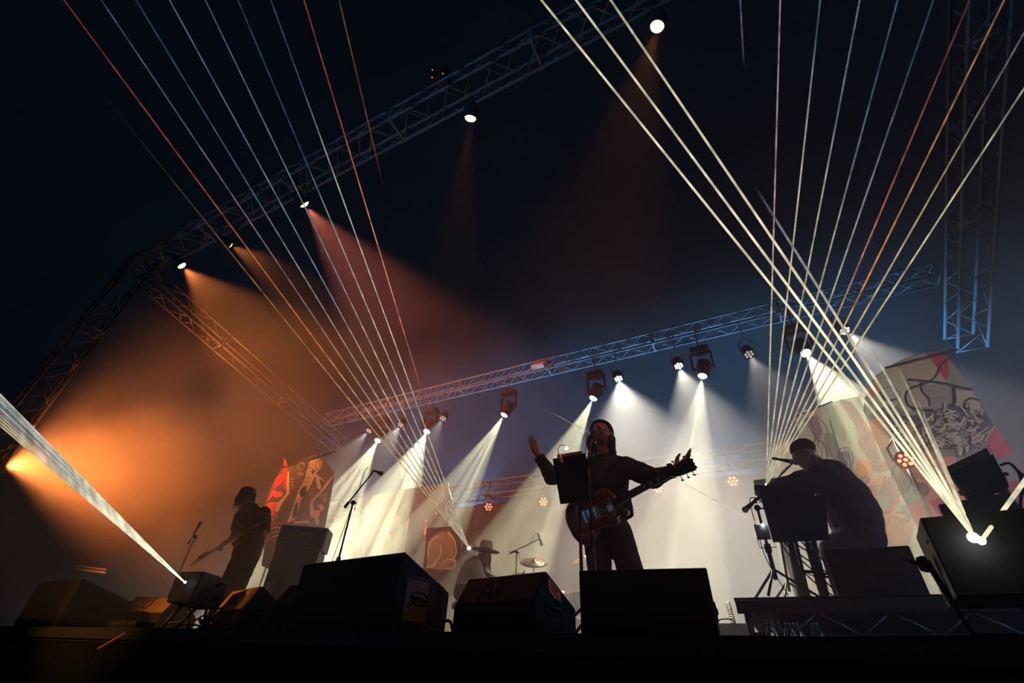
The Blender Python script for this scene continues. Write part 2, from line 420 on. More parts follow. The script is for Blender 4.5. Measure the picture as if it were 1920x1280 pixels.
# unseen blue fill spots, added to tint haze, truss and riser
for x_ in (-9.0, -3.0, 3.5):      # from the house, up at the front truss
    spot('blue_fill', (x_, -9.0, 3.2), (x_*.8, 2.4, 8.6), 1500, 36, 1, BLUE, .3)
spot('blue_fill', (-8.0, -8.0, 3.0), (-1.0, 4.0, 2.0), 60, 62, 1, BLUE, .5)  # added from the front to turn dark surfaces navy
for x_ in (-9.5, -6.5, -3.5, -0.5, 2.5):      # behind the rear cloth, up into the haze
    spot('blue_fill', (x_, 9.8, 3.7), (x_, 8.8, 7.2), 3200, 120, 1, BLUE, .25)
spot('blue_fill', (6.2, 6.3, 4.6), (0.6, 5.2, 1.5), 420, 75, 1, BLUE, .2)  # added at the right to bring blue into the low haze
spot('blue_fill', (5.6, 0.6, 3.8), (2.2, 4.2, 1.3), 170, 50, 1, BLUE, .2)  # added to light the riser front
# ---------------------------------------------------------------- stage monitors
def Rz(a): return Matrix.Rotation(a, 3, 'Z')
def AJ(mb, P, ux, uy, n, h, w=.008):
    """hand-painted letters A and J as thin strokes on a panel: P top-left origin, ux right, uy up"""
    def st(pts): mb.tube([P+ux*a*h+uy*b*h+n*.002 for a, b in pts], w/2, 6)
    st([(-.1, -.45), (.25, .3), (.42, .5), (.55, .42), (.62, -.1), (.66, -.35)])
    st([(.05, -.28), (.35, -.30), (.64, -.12)])
    st([(.8, .42), (1.15, .56), (1.45, .62)])
    st([(1.12, .55), (1.2, .1), (1.12, -.28), (.9, -.4), (.72, -.2)])
def wedge(label, q, aj=False, sticker=False, warm=False, port=False, group='floor monitor wedges along the stage edge'):
    x, y, rot, w, h, a, b, d, e = q
    R = Rz(rot); o = Vector((x, y, DECK))
    def W(u, v, z): return o + R @ Vector((u, v, z))
    root = thing('floor_monitor', label, 'stage monitor', o, group)
    prof = [(0, 0), (0, a), (b, h), (d, e), (d, 0)]
    mb = MB().prism([W(-w/2, v, z) for v, z in prof], (0, 0, 0), R @ Vector((w, 0, 0)))
    sub('cabinet', mb, BOXM, root, bevel=.008)
    # grille on the sloping baffle
    P = [Vector((0, b+.02, h-.012)), Vector((0, d-.015, e+.012))]
    sl = (P[1]-P[0]); nrm = Vector((0, -sl.z, sl.y)).normalized()
    if nrm.z < 0: nrm = -nrm
    g = MB().prism([W(-w/2+.03, P[0].y, P[0].z), W(w/2-.03, P[0].y, P[0].z), W(w/2-.03, P[1].y, P[1].z), W(-w/2+.03, P[1].y, P[1].z)], (0, 0, 0), R @ (nrm*.012))
    sub('grille', g, GRILLE, root)
    # recessed side handle
    for s in (-1, 1):
        hb = MB(); c = W(s*w/2, d*.42, h*.45); n = R @ Vector((s, 0, 0)); t = R @ Vector((0, 1, 0))
        ring = [c + t*.075*math.cos(k*math.pi/8)+Vector((0, 0, .035*math.sin(k*math.pi/8))) for k in range(16)]
        hb.tube([p+n*.001 for p in ring], .006, 6, closed=True); hb.tube([c-t*.07+n*.004, c+t*.07+n*.004], .009, 8)
        sub('handle', hb, RUBBER, root)
    if aj:
        p0, p1 = W(-w/2, 0, a), W(-w/2, b, h); up = (p1-p0); L = up.length; up.normalize(); ux = R @ Vector((1, 0, 0)); n = ux.cross(up)
        pm = MB().prism([p0+ux*.012+up*.012, p0+ux*(w-.012)+up*.012, p0+ux*(w-.012)+up*(L-.012), p0+ux*.012+up*(L-.012)], n*.001, n*.004)
        pn = sub('back_panel', pm, mat('dark_brown_ply', (.06, .035, .03), .8, noise=.25, nscale=40) if aj == 'dark' else mat('worn_orange_ply', (.42, .20, .07), .75, noise=.25, nscale=40), root, label='dark brown back panel' if aj == 'dark' else 'worn light brown plywood back panel')
        lm = MB(); AJ(lm, p0+ux*w*.30+up*L*.48+n*.004, ux, up, n, L*.62)
        subpart('painted_mark', lm, BLACK, pn, label='black hand-painted letters A J')
    if sticker:
        n = R @ Vector((1, 0, 0)); t = R @ Vector((0, 1, 0)); sdir = (R @ Vector((0, sl.y, sl.z))).normalized(); dn = Vector((0, 0, -1))
        c = W(w/2, b+.015, h-.03); L0, L1 = .13, .062
        vd = (dn+sdir*.15).normalized()
        st = MB().prism([c, c+sdir*L0, c+sdir*L0*.95+vd*L1*.9, c+sdir*L0*.62+vd*L1*.85, c+sdir*L0*.55+vd*L1*1.15, c+vd*L1], n*.001, n*.003)
        sk = sub('sticker', st, mat('orange_sticker', (1.0, .24, .05), .5), root, label='torn orange sticker with faint lines of print')
        ln = MB()
        for k in range(5):
            a0 = c+sdir*(.015)+vd*(.010+k*.009); ln.tube([a0+n*.0035, a0+n*.0035+sdir*(.09-.012*(k % 3))], .0016, 4)
        subpart('print_line', ln, mat('sticker_ink', (.12, .02, .01), .6), sk)
    if port:
        n = R @ Vector((1, 0, 0)); t = R @ Vector((0, 1, 0)); c = W(w/2, d*.36, h*.42)
        pt = MB().box(c, (.006, .19, .22), R)
        sub('connector_plate', pt, mat('bare_brown_ply', (.16, .075, .045), .7, noise=.3), root, label='bare brown plywood handle recess')
        bars = MB().tube([c+t*.10+Vector((0, 0, .12)), c-t*.10+Vector((0, 0, .12)), c-t*.10-Vector((0, 0, .12)), c+t*.10-Vector((0, 0, .12))], .006, 6, closed=True)
        sub('recess_frame', bars, STEEL, root)
    return root
wedge('low monitor wedge with dark brown back, black A J mark and torn orange sticker', [-1.465, 2.523, -0.218, 0.607, 0.315, 0.152, 0.1, 0.386, 0.164], aj='dark', sticker=True)
wedge('large black monitor at the foot of the straight microphone stand, widest of them all', [-2.53, 2.42, -0.124, 1.03, 0.42, 0.415, 0.012, 0.46, 0.26], port=True)
wedge('plain black monitor directly in front of the legs of the singer', [-0.587, 2.40, 0.104, 0.60, 0.275, 0.27, 0.011, 0.5, 0.08])
wedge('broad black monitor at the far left end of the stage edge', [-6.49, 2.42, -0.014, 0.915, 0.41, 0.405, 0.011, 0.55, 0.26])
wedge('orange lit monitor with A J mark peeping from behind the far left one', [-6.124, 3.12, 0.163, 0.64, 0.372, 0.199, 0.111, 0.438, 0.206], aj=True)
wedge('orange lit monitor with A J mark right of the small tilted laser projector', [-4.268, 2.853, -0.248, 0.616, 0.363, 0.174, 0.093, 0.273, 0.257], aj=True)
wedge('dark monitor squeezed in beside the widest black one, mostly hidden', [-3.50, 2.95, 0.257, 0.5, 0.39, 0.248, 0.132, 0.4, 0.1])
# ---------------------------------------------------------------- laser beams
def laser_mat(name):
    m = bpy.data.materials.new(name); m.use_nodes = True; nt = m.node_tree; nt.nodes.clear()
    out = nt.nodes.new('ShaderNodeOutputMaterial'); em = nt.nodes.new('ShaderNodeEmission'); tr = nt.nodes.new('ShaderNodeBsdfTransparent')
    mx = nt.nodes.new('ShaderNodeMixShader')
    at_ = nt.nodes.new('ShaderNodeAttribute'); at_.attribute_name = 'beam_colour'
    tc = nt.nodes.new('ShaderNodeTexCoord'); n = nt.nodes.new('ShaderNodeTexNoise'); n.inputs['Scale'].default_value = 9; n.inputs['Detail'].default_value = 4
    mr = nt.nodes.new('ShaderNodeMapRange'); mr.inputs['From Min'].default_value = .3; mr.inputs['From Max'].default_value = .7
    mr.inputs['To Min'].default_value = .35; mr.inputs['To Max'].default_value = 1.2
    L = nt.links.new
    L(tc.outputs['Object'], n.inputs['Vector']); L(n.outputs['Fac'], mr.inputs['Value'])
    L(at_.outputs['Color'], em.inputs['Color']); L(mr.outputs[0], em.inputs['Strength'])
    L(at_.outputs['Alpha'], mx.inputs['Fac']); L(tr.outputs[0], mx.inputs[1]); L(em.outputs[0], mx.inputs[2]); L(mx.outputs[0], out.inputs['Surface'])
    m.cycles.emission_sampling = 'NONE'
    return m
LASER = laser_mat('laser_light')
def s2l(c): return tuple((x/255/12.92 if x/255 < .04045 else ((x/255+.055)/1.055)**2.4) for x in c)
def beam(S, E, r0, r1, stops, label, group, n=40, far=2.4):
    """stops: (t, sRGB colour, alpha)"""
    S, E = Vector(S), Vector(E); k = 8
    if stops[-1][2] > .8 and far > 1:                # beams that leave the picture shoot on over the audience
        E = S+(E-S)*far; r1 = r0+(r1-r0)*far; n = int(n*far)
        stops = [(a/far, c, w) for a, c, w in stops]+[(1, stops[-1][1], stops[-1][2])]
    pts = [S+(E-S)*(i/n) for i in range(n+1)]
    mb = MB().tube(pts, [r0+(r1-r0)*i/n for i in range(n+1)], k, smooth=True)
    o = mb.build('laser_beam', LASER)
    ca = o.data.color_attributes.new('beam_colour', 'FLOAT_COLOR', 'POINT')
    for i, v in enumerate(o.data.vertices):
        t = min(1, (i//k)/n)
        for j in range(len(stops)-1):
            if stops[j][0] <= t <= stops[j+1][0]:
                w = (t-stops[j][0])/max(1e-6, stops[j+1][0]-stops[j][0]); break
        else: j, w = len(stops)-2, 1
        a, b = s2l(stops[j][1]), s2l(stops[j+1][1])
        ca.data[i].color = (*[a[q]*(1-w)+b[q]*w for q in range(3)], stops[j][2]*(1-w)+stops[j+1][2]*w)
    o.visible_shadow = True
    tag(o, label, 'laser beam', group, kind='thing')
    return o
def dep(px, py, depth): return Vector((0, 0, CAM_Z)) + M3 @ Vector((px-960, 640-py, -FPX))*(depth/FPX)
def ext(S2, T2, y):
    """the picture point where the line S2-T2 reaches height y"""
    t = (y-S2[1])/(T2[1]-S2[1]); return S2[0]+(T2[0]-S2[0])*t
CR = (226, 216, 180)
# fan from the back of the stage
S2 = (879, 1027); SL = at(*S2, 7.0)
ORD = ['leftmost', 'second', 'third', 'fourth', 'fifth', 'sixth', 'seventh', 'eighth', 'ninth', 'tenth']
LF = [((170, 148), [(0, CR, .9), (.30, (225, 190, 130), 1), (.62, (170, 110, 55), 1), (.82, (70, 55, 45), .7), (1, (10, 20, 30), 0)], 'dull gold, fading out in the dark'),
      ((120, 0), [(0, CR, .9), (.30, (235, 190, 135), 1), (.5, (215, 125, 70), 1), (.75, (135, 62, 45), 1), (1, (95, 45, 42), 1)], 'orange red above the truss'),
      ((190, 0), [(0, CR, .9), (.32, (215, 165, 130), 1), (.55, (150, 105, 110), 1), (.8, (95, 90, 105), 1), (1, (35, 65, 95), 1)], 'lavender above the truss'),
      ((255, 0), [(0, CR, .9), (.35, (205, 190, 155), 1), (.55, (150, 150, 145), 1), (.75, (62, 88, 110), 1), (1, (30, 60, 85), 1)], 'steel blue above the truss'),
      ((318, 0), [(0, CR, .9), (.4, (200, 195, 160), 1), (.55, (120, 135, 145), 1), (.8, (90, 105, 125), 1), (1, (62, 88, 112), 1)], 'grey blue, thin'),
      ((385, 0), [(0, CR, .9), (.45, (210, 200, 165), 1), (.6, (120, 135, 140), 1), (.8, (88, 100, 118), 1), (1, (58, 78, 102), 1)], 'crossing the truss beside its second lamp'),
      ((446, 0), [(0, CR, .9), (.52, (205, 198, 168), 1), (.66, (165, 165, 150), 1), (.75, (48, 72, 95), 1), (1, (36, 60, 84), 1)], 'passing right over the pink orange lamp'),
      ((508, 0), [(0, CR, .9), (.5, (215, 208, 176), 1), (.72, (180, 180, 165), 1), (.85, (52, 78, 102), 1), (1, (38, 66, 92), 1)], 'rightmost that reaches the bright tip, cream below'),
      ((570, 0), [(0, (90, 60, 60), 0), (.34, (110, 55, 60), 0), (.42, (190, 95, 70), .9), (.6, (225, 150, 105), 1), (.8, (140, 65, 60), 1), (1, (110, 52, 55), 1)], 'salmon red, ending in mid air'),
      ((636, 0), [(0, (60, 40, 40), 0), (.74, (60, 35, 35), 0), (.765, (100, 55, 48), 1), (.85, (96, 58, 48), 1), (1, (110, 84, 62), 1)], 'short brown, ending at the truss')]
for k, (T2, st, w) in enumerate(LF):
    yy = -120 if T2[1] == 0 else T2[1]
    beam(SL, dep(ext(S2, T2, yy), yy, 4.2), .008, .0068, st, '%s beam of the left laser fan, %s' % (ORD[k], w), 'laser fan from the back of the stage, left')
# fan from behind the keyboard player's desk
S2 = (1437, 908); SR = at(*S2, 5.6)
RF = [((1388, 0), (1397, 170), [(0, CR, 0), (.80, (60, 55, 90), 0), (.86, (95, 80, 120), 1), (1, (105, 85, 115), 1)], 'violet and short, hanging alone above'),
      ((1463, 0), None, [(0, CR, .7), (.35, (214, 200, 165), 1), (.6, (165, 140, 145), 1), (.9, (140, 115, 120), 1), (1, (60, 75, 95), 1)], 'almost upright, faintly pink'),
      ((1538, 0), None, [(0, CR, .7), (.4, (210, 200, 168), 1), (.7, (170, 165, 148), 1), (.85, (60, 84, 104), 1), (1, (110, 118, 128), 1)], 'whitish, broken by haze near the top'),
      ((1612, 0), None, [(0, CR, .7), (.5, (200, 192, 160), 1), (.7, (110, 116, 130), 1), (1, (92, 106, 124), 1)], 'cream low down and grey above'),
      ((1683, 0), None, [(0, CR, .7), (.45, (180, 176, 150), 1), (.65, (96, 106, 120), 1), (.8, (50, 76, 98), 1), (1, (72, 92, 112), 1)], 'blue grey over its upper half'),
      ((1750, 0), None, [(0, CR, .7), (.45, (175, 168, 160), 1), (.62, (110, 112, 128), 1), (.8, (40, 62, 88), 1), (1, (52, 74, 98), 1)], 'the last bluish one before the red'),
      ((1818, 0), None, [(0, CR, .7), (.3, (220, 180, 140), 1), (.55, (165, 95, 80), 1), (.8, (105, 52, 50), 1), (1, (80, 48, 58), 1)], 'dark red, crossing the side truss'),
      ((1883, 0), None, [(0, CR, .7), (.3, (220, 190, 150), 1), (.42, (225, 140, 70), 1), (.6, (170, 125, 90), 1), (1, (120, 92, 76), 1)], 'orange amber in its lower half'),
      ((1920, 62), None, [(0, CR, .7), (.4, (215, 196, 150), 1), (.6, (190, 168, 120), 1), (.8, (110, 105, 95), 1), (1, (100, 108, 112), 1)], 'leaving at the right frame edge, higher one'),
      ((1920, 166), None, [(0, CR, .7), (.4, (220, 210, 165), 1), (.7, (205, 198, 160), 1), (1, (105, 112, 112), 1)], 'leaving at the right frame edge, lower one')]
for k, (T2, _b, st, w) in enumerate(RF):
    t = 1.13
    E2 = (S2[0]+(T2[0]-S2[0])*t, S2[1]+(T2[1]-S2[1])*t)
    beam(SR, dep(*E2, 4.0), .0075, .0075, st, '%s beam of the right laser fan, %s' % (ORD[k], w), 'laser fan from behind the keyboard desk')
# thick beams from the projector at the right end of the stage edge
S2 = (1826, 1006); SB = at(*S2, 2.22)
BW = (290, 280, 230)
for k, (T2, yy, st, w) in enumerate([((1015, 0), -60, [(0, BW, 1), (.6, (226, 218, 184), 1), (1, (222, 214, 182), 1)], 'topmost and boldest of all'),
                         ((1080, 0), -60, [(0, BW, 1), (.6, (224, 214, 180), 1), (1, (214, 208, 182), 1)], 'second one, crossing the front truss end'),
                         ((1145, 0), -60, [(0, BW, 1), (.5, (224, 214, 180), 1), (.8, (200, 192, 165), 1), (1, (90, 90, 100), 1)], 'third one, grey where it crosses the top truss'),
                         ((1413, 345), 345, [(0, BW, 1), (.45, (215, 206, 172), 1), (.75, (150, 148, 148), .9), (1, (20, 40, 60), 0)], 'shorter, fading out below the violet stub'),
                         ((1600, 590), 600, [(0, BW, .9), (.5, (225, 216, 180), .8), (.8, (190, 185, 160), .35), (1, (100, 100, 90), 0)], 'short, fading beside the top of the tall banner'),
                         ((1664, 640), 680, [(0, BW, .9), (.5, (220, 212, 180), .7), (1, (150, 145, 130), 0)], 'stubby, second from the right, over the banner'),
                         ((1700, 700), 740, [(0, BW, .8), (.5, (210, 200, 170), .5), (1, (150, 145, 130), 0)], 'stubbiest and faintest of the bundle, over the banner')]):
    beam(SB, dep(ext(S2, T2, yy), yy, 2.7 if yy < 0 else 2.6), .0045, .0062 if k < 4 else .0045, st, 'cream beam of the right projector, %s' % w, 'thick laser bundle from the right projector')
S3 = at(1841, 1012, 2.22)
beam(S3, dep(1841+(1920-1841)*1.8, 1012+(903-1012)*1.8, 2.1), .006, .010, [(0, BW, 1), (.5, (215, 208, 178), 1), (1, (205, 196, 165), 1)], 'single stout laser beam leaning right out of the frame from the right projector', None)
# bundle from the small projector on the left
S2 = (346, 1091); SP = at(*S2, 2.42)
for k in range(10):
    f = k/9; E2 = (-70, 668+f*70)
    c1 = [(214, 216, 200), (150, 170, 180), (206, 206, 190), (96, 120, 140), (200, 205, 192), (150, 140, 160), (196, 186, 168), (222, 206, 170), (220, 200, 165), (206, 190, 160)][k]
    beam(SP, dep(*E2, 2.05), .0042, .0037, [(0, (420, 400, 330), 1), (.3, (290, 280, 235), 1), (.7, tuple(int((a+b)/2) for a, b in zip(c1, (220, 214, 184))), .95), (1, c1, .85)],
         ['topmost line of the dense beam bundle from the small left projector', 'line of the dense left bundle just under its topmost line'][k] if k < 2 else
         ('lowest line of the dense beam bundle from the small left projector' if k == 9 else 'inner line of the dense beam bundle from the small left projector'), 'dense laser bundle at the left' if k in (0, 1, 9) else 'inner lines of the dense laser bundle at the left')
beam(at(1429, 985, 4.0), at(1012, 761, 7.6), .003, .005, [(0, (245, 235, 205), 1), (.3, (235, 225, 195), 1), (.75, (190, 180, 160), 1), (.93, (110, 105, 110), .6), (1, (60, 60, 80), 0)], 'hair-thin laser line running behind the singer down to the desk stand', None)
# ---------------------------------------------------------------- laser projectors
GLOW = mat('laser_aperture', (.8, .8, .8), .2, emit=(1, .98, .85), strength=22)
def star(name, c, n, r, parent):
    """the lit aperture, a small lens that flares"""
    mb = MB().ball(c, r, 12, sc=(1, 1, 1))
    return sub(name, mb, GLOW, parent, label='glaring white aperture')
# right
o = Vector((.69, 2.5, DECK)); root = thing('laser_projector', 'black laser projector tilted on its bracket at the right end of the stage edge', 'laser projector', o)
R = Rz(-.10) @ Matrix.Rotation(.02, 3, 'X'); c = Vector((.70, 2.46, DECK+.258)); hw, hd, hh = .155, .17, .135
def bxp(x, y, z): return c + R @ Vector((x*hw, y*hd, z*hh))
hs = sub('housing', MB().bbox(c, (hw*2, hd*2, hh*2), .006, R), mat('powder_black', (.012, .014, .018), .55), root)
subpart('front_plate', MB().bbox(c+R @ Vector((0, -hd-.004, 0)), (hw*1.94, .006, hh*1.92), .002, R), BLACK, hs)
sc_ = MB()
for a, b in ((-.93, -.85), (.93, -.85), (-.93, .85), (.93, .85)): sc_.lathe([(.005, 0), (.005, .003)], c+R @ Vector((a*hw, -hd-.007, b*hh)), R @ Vector((0, -1, 0)), 8)
for a in (.55, .72): sc_.lathe([(.006, 0), (.004, .003)], c+R @ Vector((-hw, -a*hd, .45*hh)), R @ Vector((-1, 0, 0)), 8)
subpart('screw', sc_, RUBBER, hs)
star('aperture', SB+Vector((0, .01, 0)), 8, .017, root); star('aperture', S3+Vector((0, .01, 0)), 8, .013, root)
br = MB()
kx = c+R @ Vector((-hw-.02, -.02, 0))
br.tube([kx+Vector((0, 0, .01)), kx+Vector((.01, -.02, -.12)), Vector((kx.x+.03, kx.y-.03, DECK+.02)), Vector((kx.x+.28, kx.y-.03, DECK+.015)), c+R @ Vector((hw+.02, -.02, 0))], .011, 8)
sub('bracket', br, STEEL, root)
kn = MB().lathe([(.028, 0), (.03, .012), (.024, .03), (.012, .034)], kx, R @ Vector((-1, 0, 0)), 14)
kn.tube([kx+Vector((-.02, 0, 0)), kx+Vector((-.055, -.01, .008))], [.010, .007], 8)
sub('clamp_knob', kn, RUBBER, root); sub('knob_lever', MB().tube([kx+Vector((-.05, -.01, .008)), kx+Vector((-.085, -.012, .02))], .0035, 6), ALU, root)
for s in (-1, 1): sub('foot', MB().lathe([(.016, 0), (.016, .018)], (c.x+s*.12, c.y-.05, DECK), (0, 0, 1), 12), RUBBER, root)
cb = MB().tube(smooth_path([c+Vector((.03, 0, -hh)), c+Vector((.05, -.03, -.19)), (c.x+.07, c.y-.06, DECK+.05), (c.x-.02, c.y-.08, DECK+.012), (c.x-.3, c.y-.02, DECK+.012), (c.x-.55, c.y+.05, DECK+.01)]), .008, 8)
cb.tube(smooth_path([c+Vector((.05, 0, -hh)), c+Vector((.085, -.03, -.17)), (c.x+.05, c.y-.06, DECK+.03), (c.x+.0, c.y-.06, DECK+.014)]), .006, 8)
sub('power_cable', cb, RUBBER, root)
# left
o = Vector((-4.38, 2.6, DECK)); root = thing('laser_projector', 'small black laser projector on splayed legs, left, shooting the dense bundle', 'laser projector', o)
c = Vector((-4.377, 2.61, DECK+.296)); R = Rz(.139) @ Matrix.Rotation(-.06, 3, 'X')
hs = sub('housing', MB().bbox(c, (.258, .295, .23), .008, R), mat('powder_black', (.012, .014, .018), .55), root)
subpart('front_plate', MB().bbox(c+R @ Vector((0, -.149, 0)), (.25, .006, .22), .002, R), BLACK, hs)
ru = MB()
for k in range(5): ru.box(c+R @ Vector((.130, -.08+.035*k, -.04)), (.004, .014, .08), R)
subpart('vent_slot', ru, RUBBER, hs)
star('aperture', SP+Vector((0, .005, 0)), 8, .009, root)
for s in (-1, 1):
    lg = MB().tube([c+R @ Vector((s*.10, -.02, -.10)), Vector((c.x+s*.09-.02, c.y-.12, DECK+.008))], .014, 8); lg.tube([c+R @ Vector((s*.10, .05, -.10)), Vector((c.x+s*.10, c.y+.10, DECK+.008))], .012, 8)
    sub('leg', lg, STEEL, root)
sub('brace', MB().tube([Vector((c.x-.11, c.y-.10, DECK+.05)), Vector((c.x+.10, c.y+.02, DECK+.09))], .006, 6).tube([Vector((c.x+.08, c.y-.10, DECK+.05)), Vector((c.x-.08, c.y+.02, DECK+.09))], .006, 6), ALU, root)
cb = MB()
for k in range(3):
    a = c+R @ Vector((.13, .08-.03*k, .04)); cb.tube(smooth_path([a, a+Vector((.05+.015*k, 0, .02)), a+Vector((.06+.02*k, -.01, -.07)), a+Vector((.01, -.01, -.10))]), .005, 6)
sub('power_cable', cb, RUBBER, root)
# rear, source of the left fan
p = at(879, 1027, 7.05); o = Vector((p.x, p.y+.12, DECK)); root = thing('laser_projector', 'pale laser projector behind the musician in the hat, tip of the left fan', 'laser projector', o)
sub('housing', MB().bbox((p.x, p.y+.14, p.z-.02), (.24, .26, .18), .01), STEEL, root); star('aperture', p, 8, .03, root)
sub('stand', MB().tube([(p.x, p.y+.14, DECK), (p.x, p.y+.14, p.z-.1)], .03, 10).lathe([(.2, 0), (.2, .02), (.04, .04)], (p.x, p.y+.14, DECK), (0, 0, 1), 20), STEEL, root)
p = at(1437, 908, 5.65); o = Vector((p.x, p.y+.12, DECK)); root = thing('laser_projector', 'laser projector behind the keyboard desk where the right fan starts', 'laser projector', o)
sub('housing', MB().bbox((p.x, p.y+.14, p.z-.02), (.24, .26, .18), .01), STEEL, root); star('aperture', p, 8, .012, root)
sub('stand', MB().tube([(p.x, p.y+.14, DECK), (p.x, p.y+.14, p.z-.1)], .03, 10).lathe([(.2, 0), (.2, .02), (.04, .04)], (p.x, p.y+.14, DECK), (0, 0, 1), 20), STEEL, root)
# amber lamp in front of the banners
p = at(1698, 862, 6.3)
par_lamp(p, at(1760, 1000, 2.5), 40.0, 60, ORANGE, 'amber wash lamp with dots standing before the tall banner, crossed by laser lines', None, LEDR, p.z+.3, name='wash_lamp', rad=.10)
_st = MB().tube([(p.x+.01, p.y+.1, DECK), (p.x+.01, p.y+.1, p.z+.3)], .02, 8)
for k in range(3): _st.tube([(p.x+.01, p.y+.1, DECK+.45), (p.x+.01+.35*math.cos(k*2.1), p.y+.1+.35*math.sin(k*2.1), DECK+.01)], .012, 6)
tag(_st.build('lamp_stand', STEEL), 'thin dark stand holding the amber lamp before the tall banner', 'lamp stand')
# ---------------------------------------------------------------- people
def limb(mb, p0, r0, p1, r1, n=12):
    """tapered limb with round ends"""
    p0, p1 = Vector(p0), Vector(p1)
    mb.tube([p0, p1], [r0, r1], n, smooth=True); mb.ball(p0, r0, n); mb.ball(p1, r1, n); return mb
def chain(mb, pts, rs):
    for i in range(len(pts)-1): limb(mb, pts[i], rs[i], pts[i+1], rs[i+1])
    return mb
def flesh(mb, name, m, parent, voxel=.007, smooth=6, wrinkle=0.0, wscale=.08, label=None):
    """fuse overlapping solids into one continuous skin"""
    o = mb.build('tmp_fuse', m, parent)
    o.parent = None
    rm = o.modifiers.new('r', 'REMESH'); rm.mode = 'VOXEL'; rm.voxel_size = voxel; rm.use_smooth_shade = True
    sm = o.modifiers.new('s', 'SMOOTH'); sm.factor = .5; sm.iterations = smooth
    if wrinkle:
        tx = bpy.data.textures.new('folds', 'CLOUDS'); tx.noise_scale = wscale
        dm = o.modifiers.new('d', 'DISPLACE'); dm.texture = tx; dm.strength = wrinkle; dm.mid_level = .5; dm.texture_coords = 'LOCAL'
    bpy.context.view_layer.update()
    dg = bpy.context.evaluated_depsgraph_get()
    me = bpy.data.meshes.new_from_object(o.evaluated_get(dg)); me.name = name
    bpy.data.objects.remove(o)
    me.materials.clear()
    me.materials.append(m)
    me.polygons.foreach_set('use_smooth', [True]*len(me.polygons)); me.update()
    n = bpy.data.objects.new(name, me); COL.objects.link(n); n.parent = parent; n['_o'] = tuple(parent['_o'])
    if label: n['label'] = label
    return n
def basis(fwd, up):
    f = Vector(fwd).normalized(); u = Vector(up); u = (u-f*u.dot(f)).normalized(); r = f.cross(u).normalized()
    return r, f, u            # right hand side of the person is -? (viewer side); x = f x u
def head(mb, c, fwd, up, k=1.0, beard=False):
    r, f, u = basis(fwd, up); c = Vector(c); Rm = Matrix((r, f, u)).transposed()
    def W(x, y, z): return c+Rm @ (Vector((x, y, z))*k)
    mb.ball(W(0, -.018, .035), k, 20, sc=(.076, .096, .083), R=Rm)
    mb.ball(W(0, .018, -.02), k, 18, sc=(.064, .072, .078), R=Rm)
    mb.ball(W(0, .030, -.075), k, 16, sc=(.047, .052, .038), R=Rm)
    mb.ball(W(0, .066, -.098), .02*k)
    limb(mb, W(0, .080, .012), .009*k, W(0, .106, -.030), .013*k)
    for s in (-1, 1):
        mb.ball(W(s*.013, .090, -.034), .010*k)
        limb(mb, W(s*.012, .080, .026), .011*k, W(s*.048, .064, .024), .010*k)
        mb.ball(W(s*.038, .054, -.026), .024*k)
        limb(mb, W(s*.055, .02, -.05), .018*k, W(s*.02, .055, -.095), .018*k)
        mb.ball(W(s*.078, -.008, -.012), k, 12, sc=(.011, .022, .032), R=Rm)
        mb.ball(W(s*.084, -.012, .004), k, 10, sc=(.007, .014, .014), R=Rm)
    limb(mb, W(-.020, .079, -.058), .008*k, W(.020, .079, -.058), .008*k)
    limb(mb, W(-.018, .076, -.071), .009*k, W(.018, .076, -.071), .009*k)
    return W
def eyes(W, parent, k=1.0):
    for s in (-1, 1):
        e = sub('eye', MB().ball(W(s*.031, .070, .004), .0125*k, 12), mat('eye_white', (.6, .6, .58), .3), parent)
        subpart('pupil', MB().ball(W(s*.031, .0795, .004), .0052*k, 8), mat('pupil', (.01, .01, .01), .2), e)
def hand(mb, wrist, d, n, thumb, k=1.0, curl=(.25, .3, .35, .45), spread=.12, tcurl=.3, flen=1.0):
    """wrist point, direction towards the fingers, palm normal (palm faces n), thumb side vector"""
    d = Vector(d).normalized(); n = Vector(n); n = (n-d*n.dot(d)).normalized(); t = n.cross(d)
    if t.dot(Vector(thumb)) < 0: t = -t
    w = Vector(wrist)
    for i in range(4):                       # 0 index .. 3 little, index on the thumb side
        off = (1.5-i)
        kn = w + d*(.088-.006*abs(i-1))*k + t*off*.021*k
        limb(mb, w+t*off*.012*k+d*.01*k, .015*k, kn, .0115*k, 8)
        q = kn; ang = 0.0; side = spread*off
        L = [(.043, .026, .021), (.047, .030, .023), (.044, .028, .022), (.034, .021, .019)][i]
        R_ = [.0098, .0098, .0094, .0084][i]
        for j in range(3):
            ang += curl[i]*(1.0 if j else .8)
            dirv = (d*math.cos(ang)+n*math.sin(ang)+t*side*math.cos(ang)).normalized()
            e = q+dirv*L[j]*k*flen
            limb(mb, q, (R_-.0010*j)*k, e, (R_-.0010*(j+1))*k, 8); q = e
    a = w+t*.018*k+d*.022*k
    b = a+(t*.80+d*.55+n*.30).normalized()*.042*k
    c_ = b+(t*(.65-tcurl)+d*.8+n*(.25+tcurl*.6)).normalized()*.034*k
    e = c_+(t*(.40-tcurl)+d*.9+n*(.2+tcurl)).normalized()*.028*k
    chain(mb, [a, b, c_, e], [.016*k, .0135*k, .0115*k, .009*k])
    mb.ball(w+d*.045*k+n*.006*k, k, 12, sc=(.030, .030, .018), R=Matrix((t, d, n)).transposed())
SKIN = mat('skin', (.42, .20, .13), .6, noise=.12, nscale=30)
HAIRD = mat('dark_hair', (.035, .020, .014), .7)
HAIRL = mat('fair_hair', (.45, .36, .24), .7)
NAVY = mat('navy_jacket', (.016, .019, .028), .9, noise=.3, nscale=30, bump=.25)
BROWNT = mat('corduroy_trousers', (.045, .026, .024), .9, noise=.3, nscale=50, bump=.4)
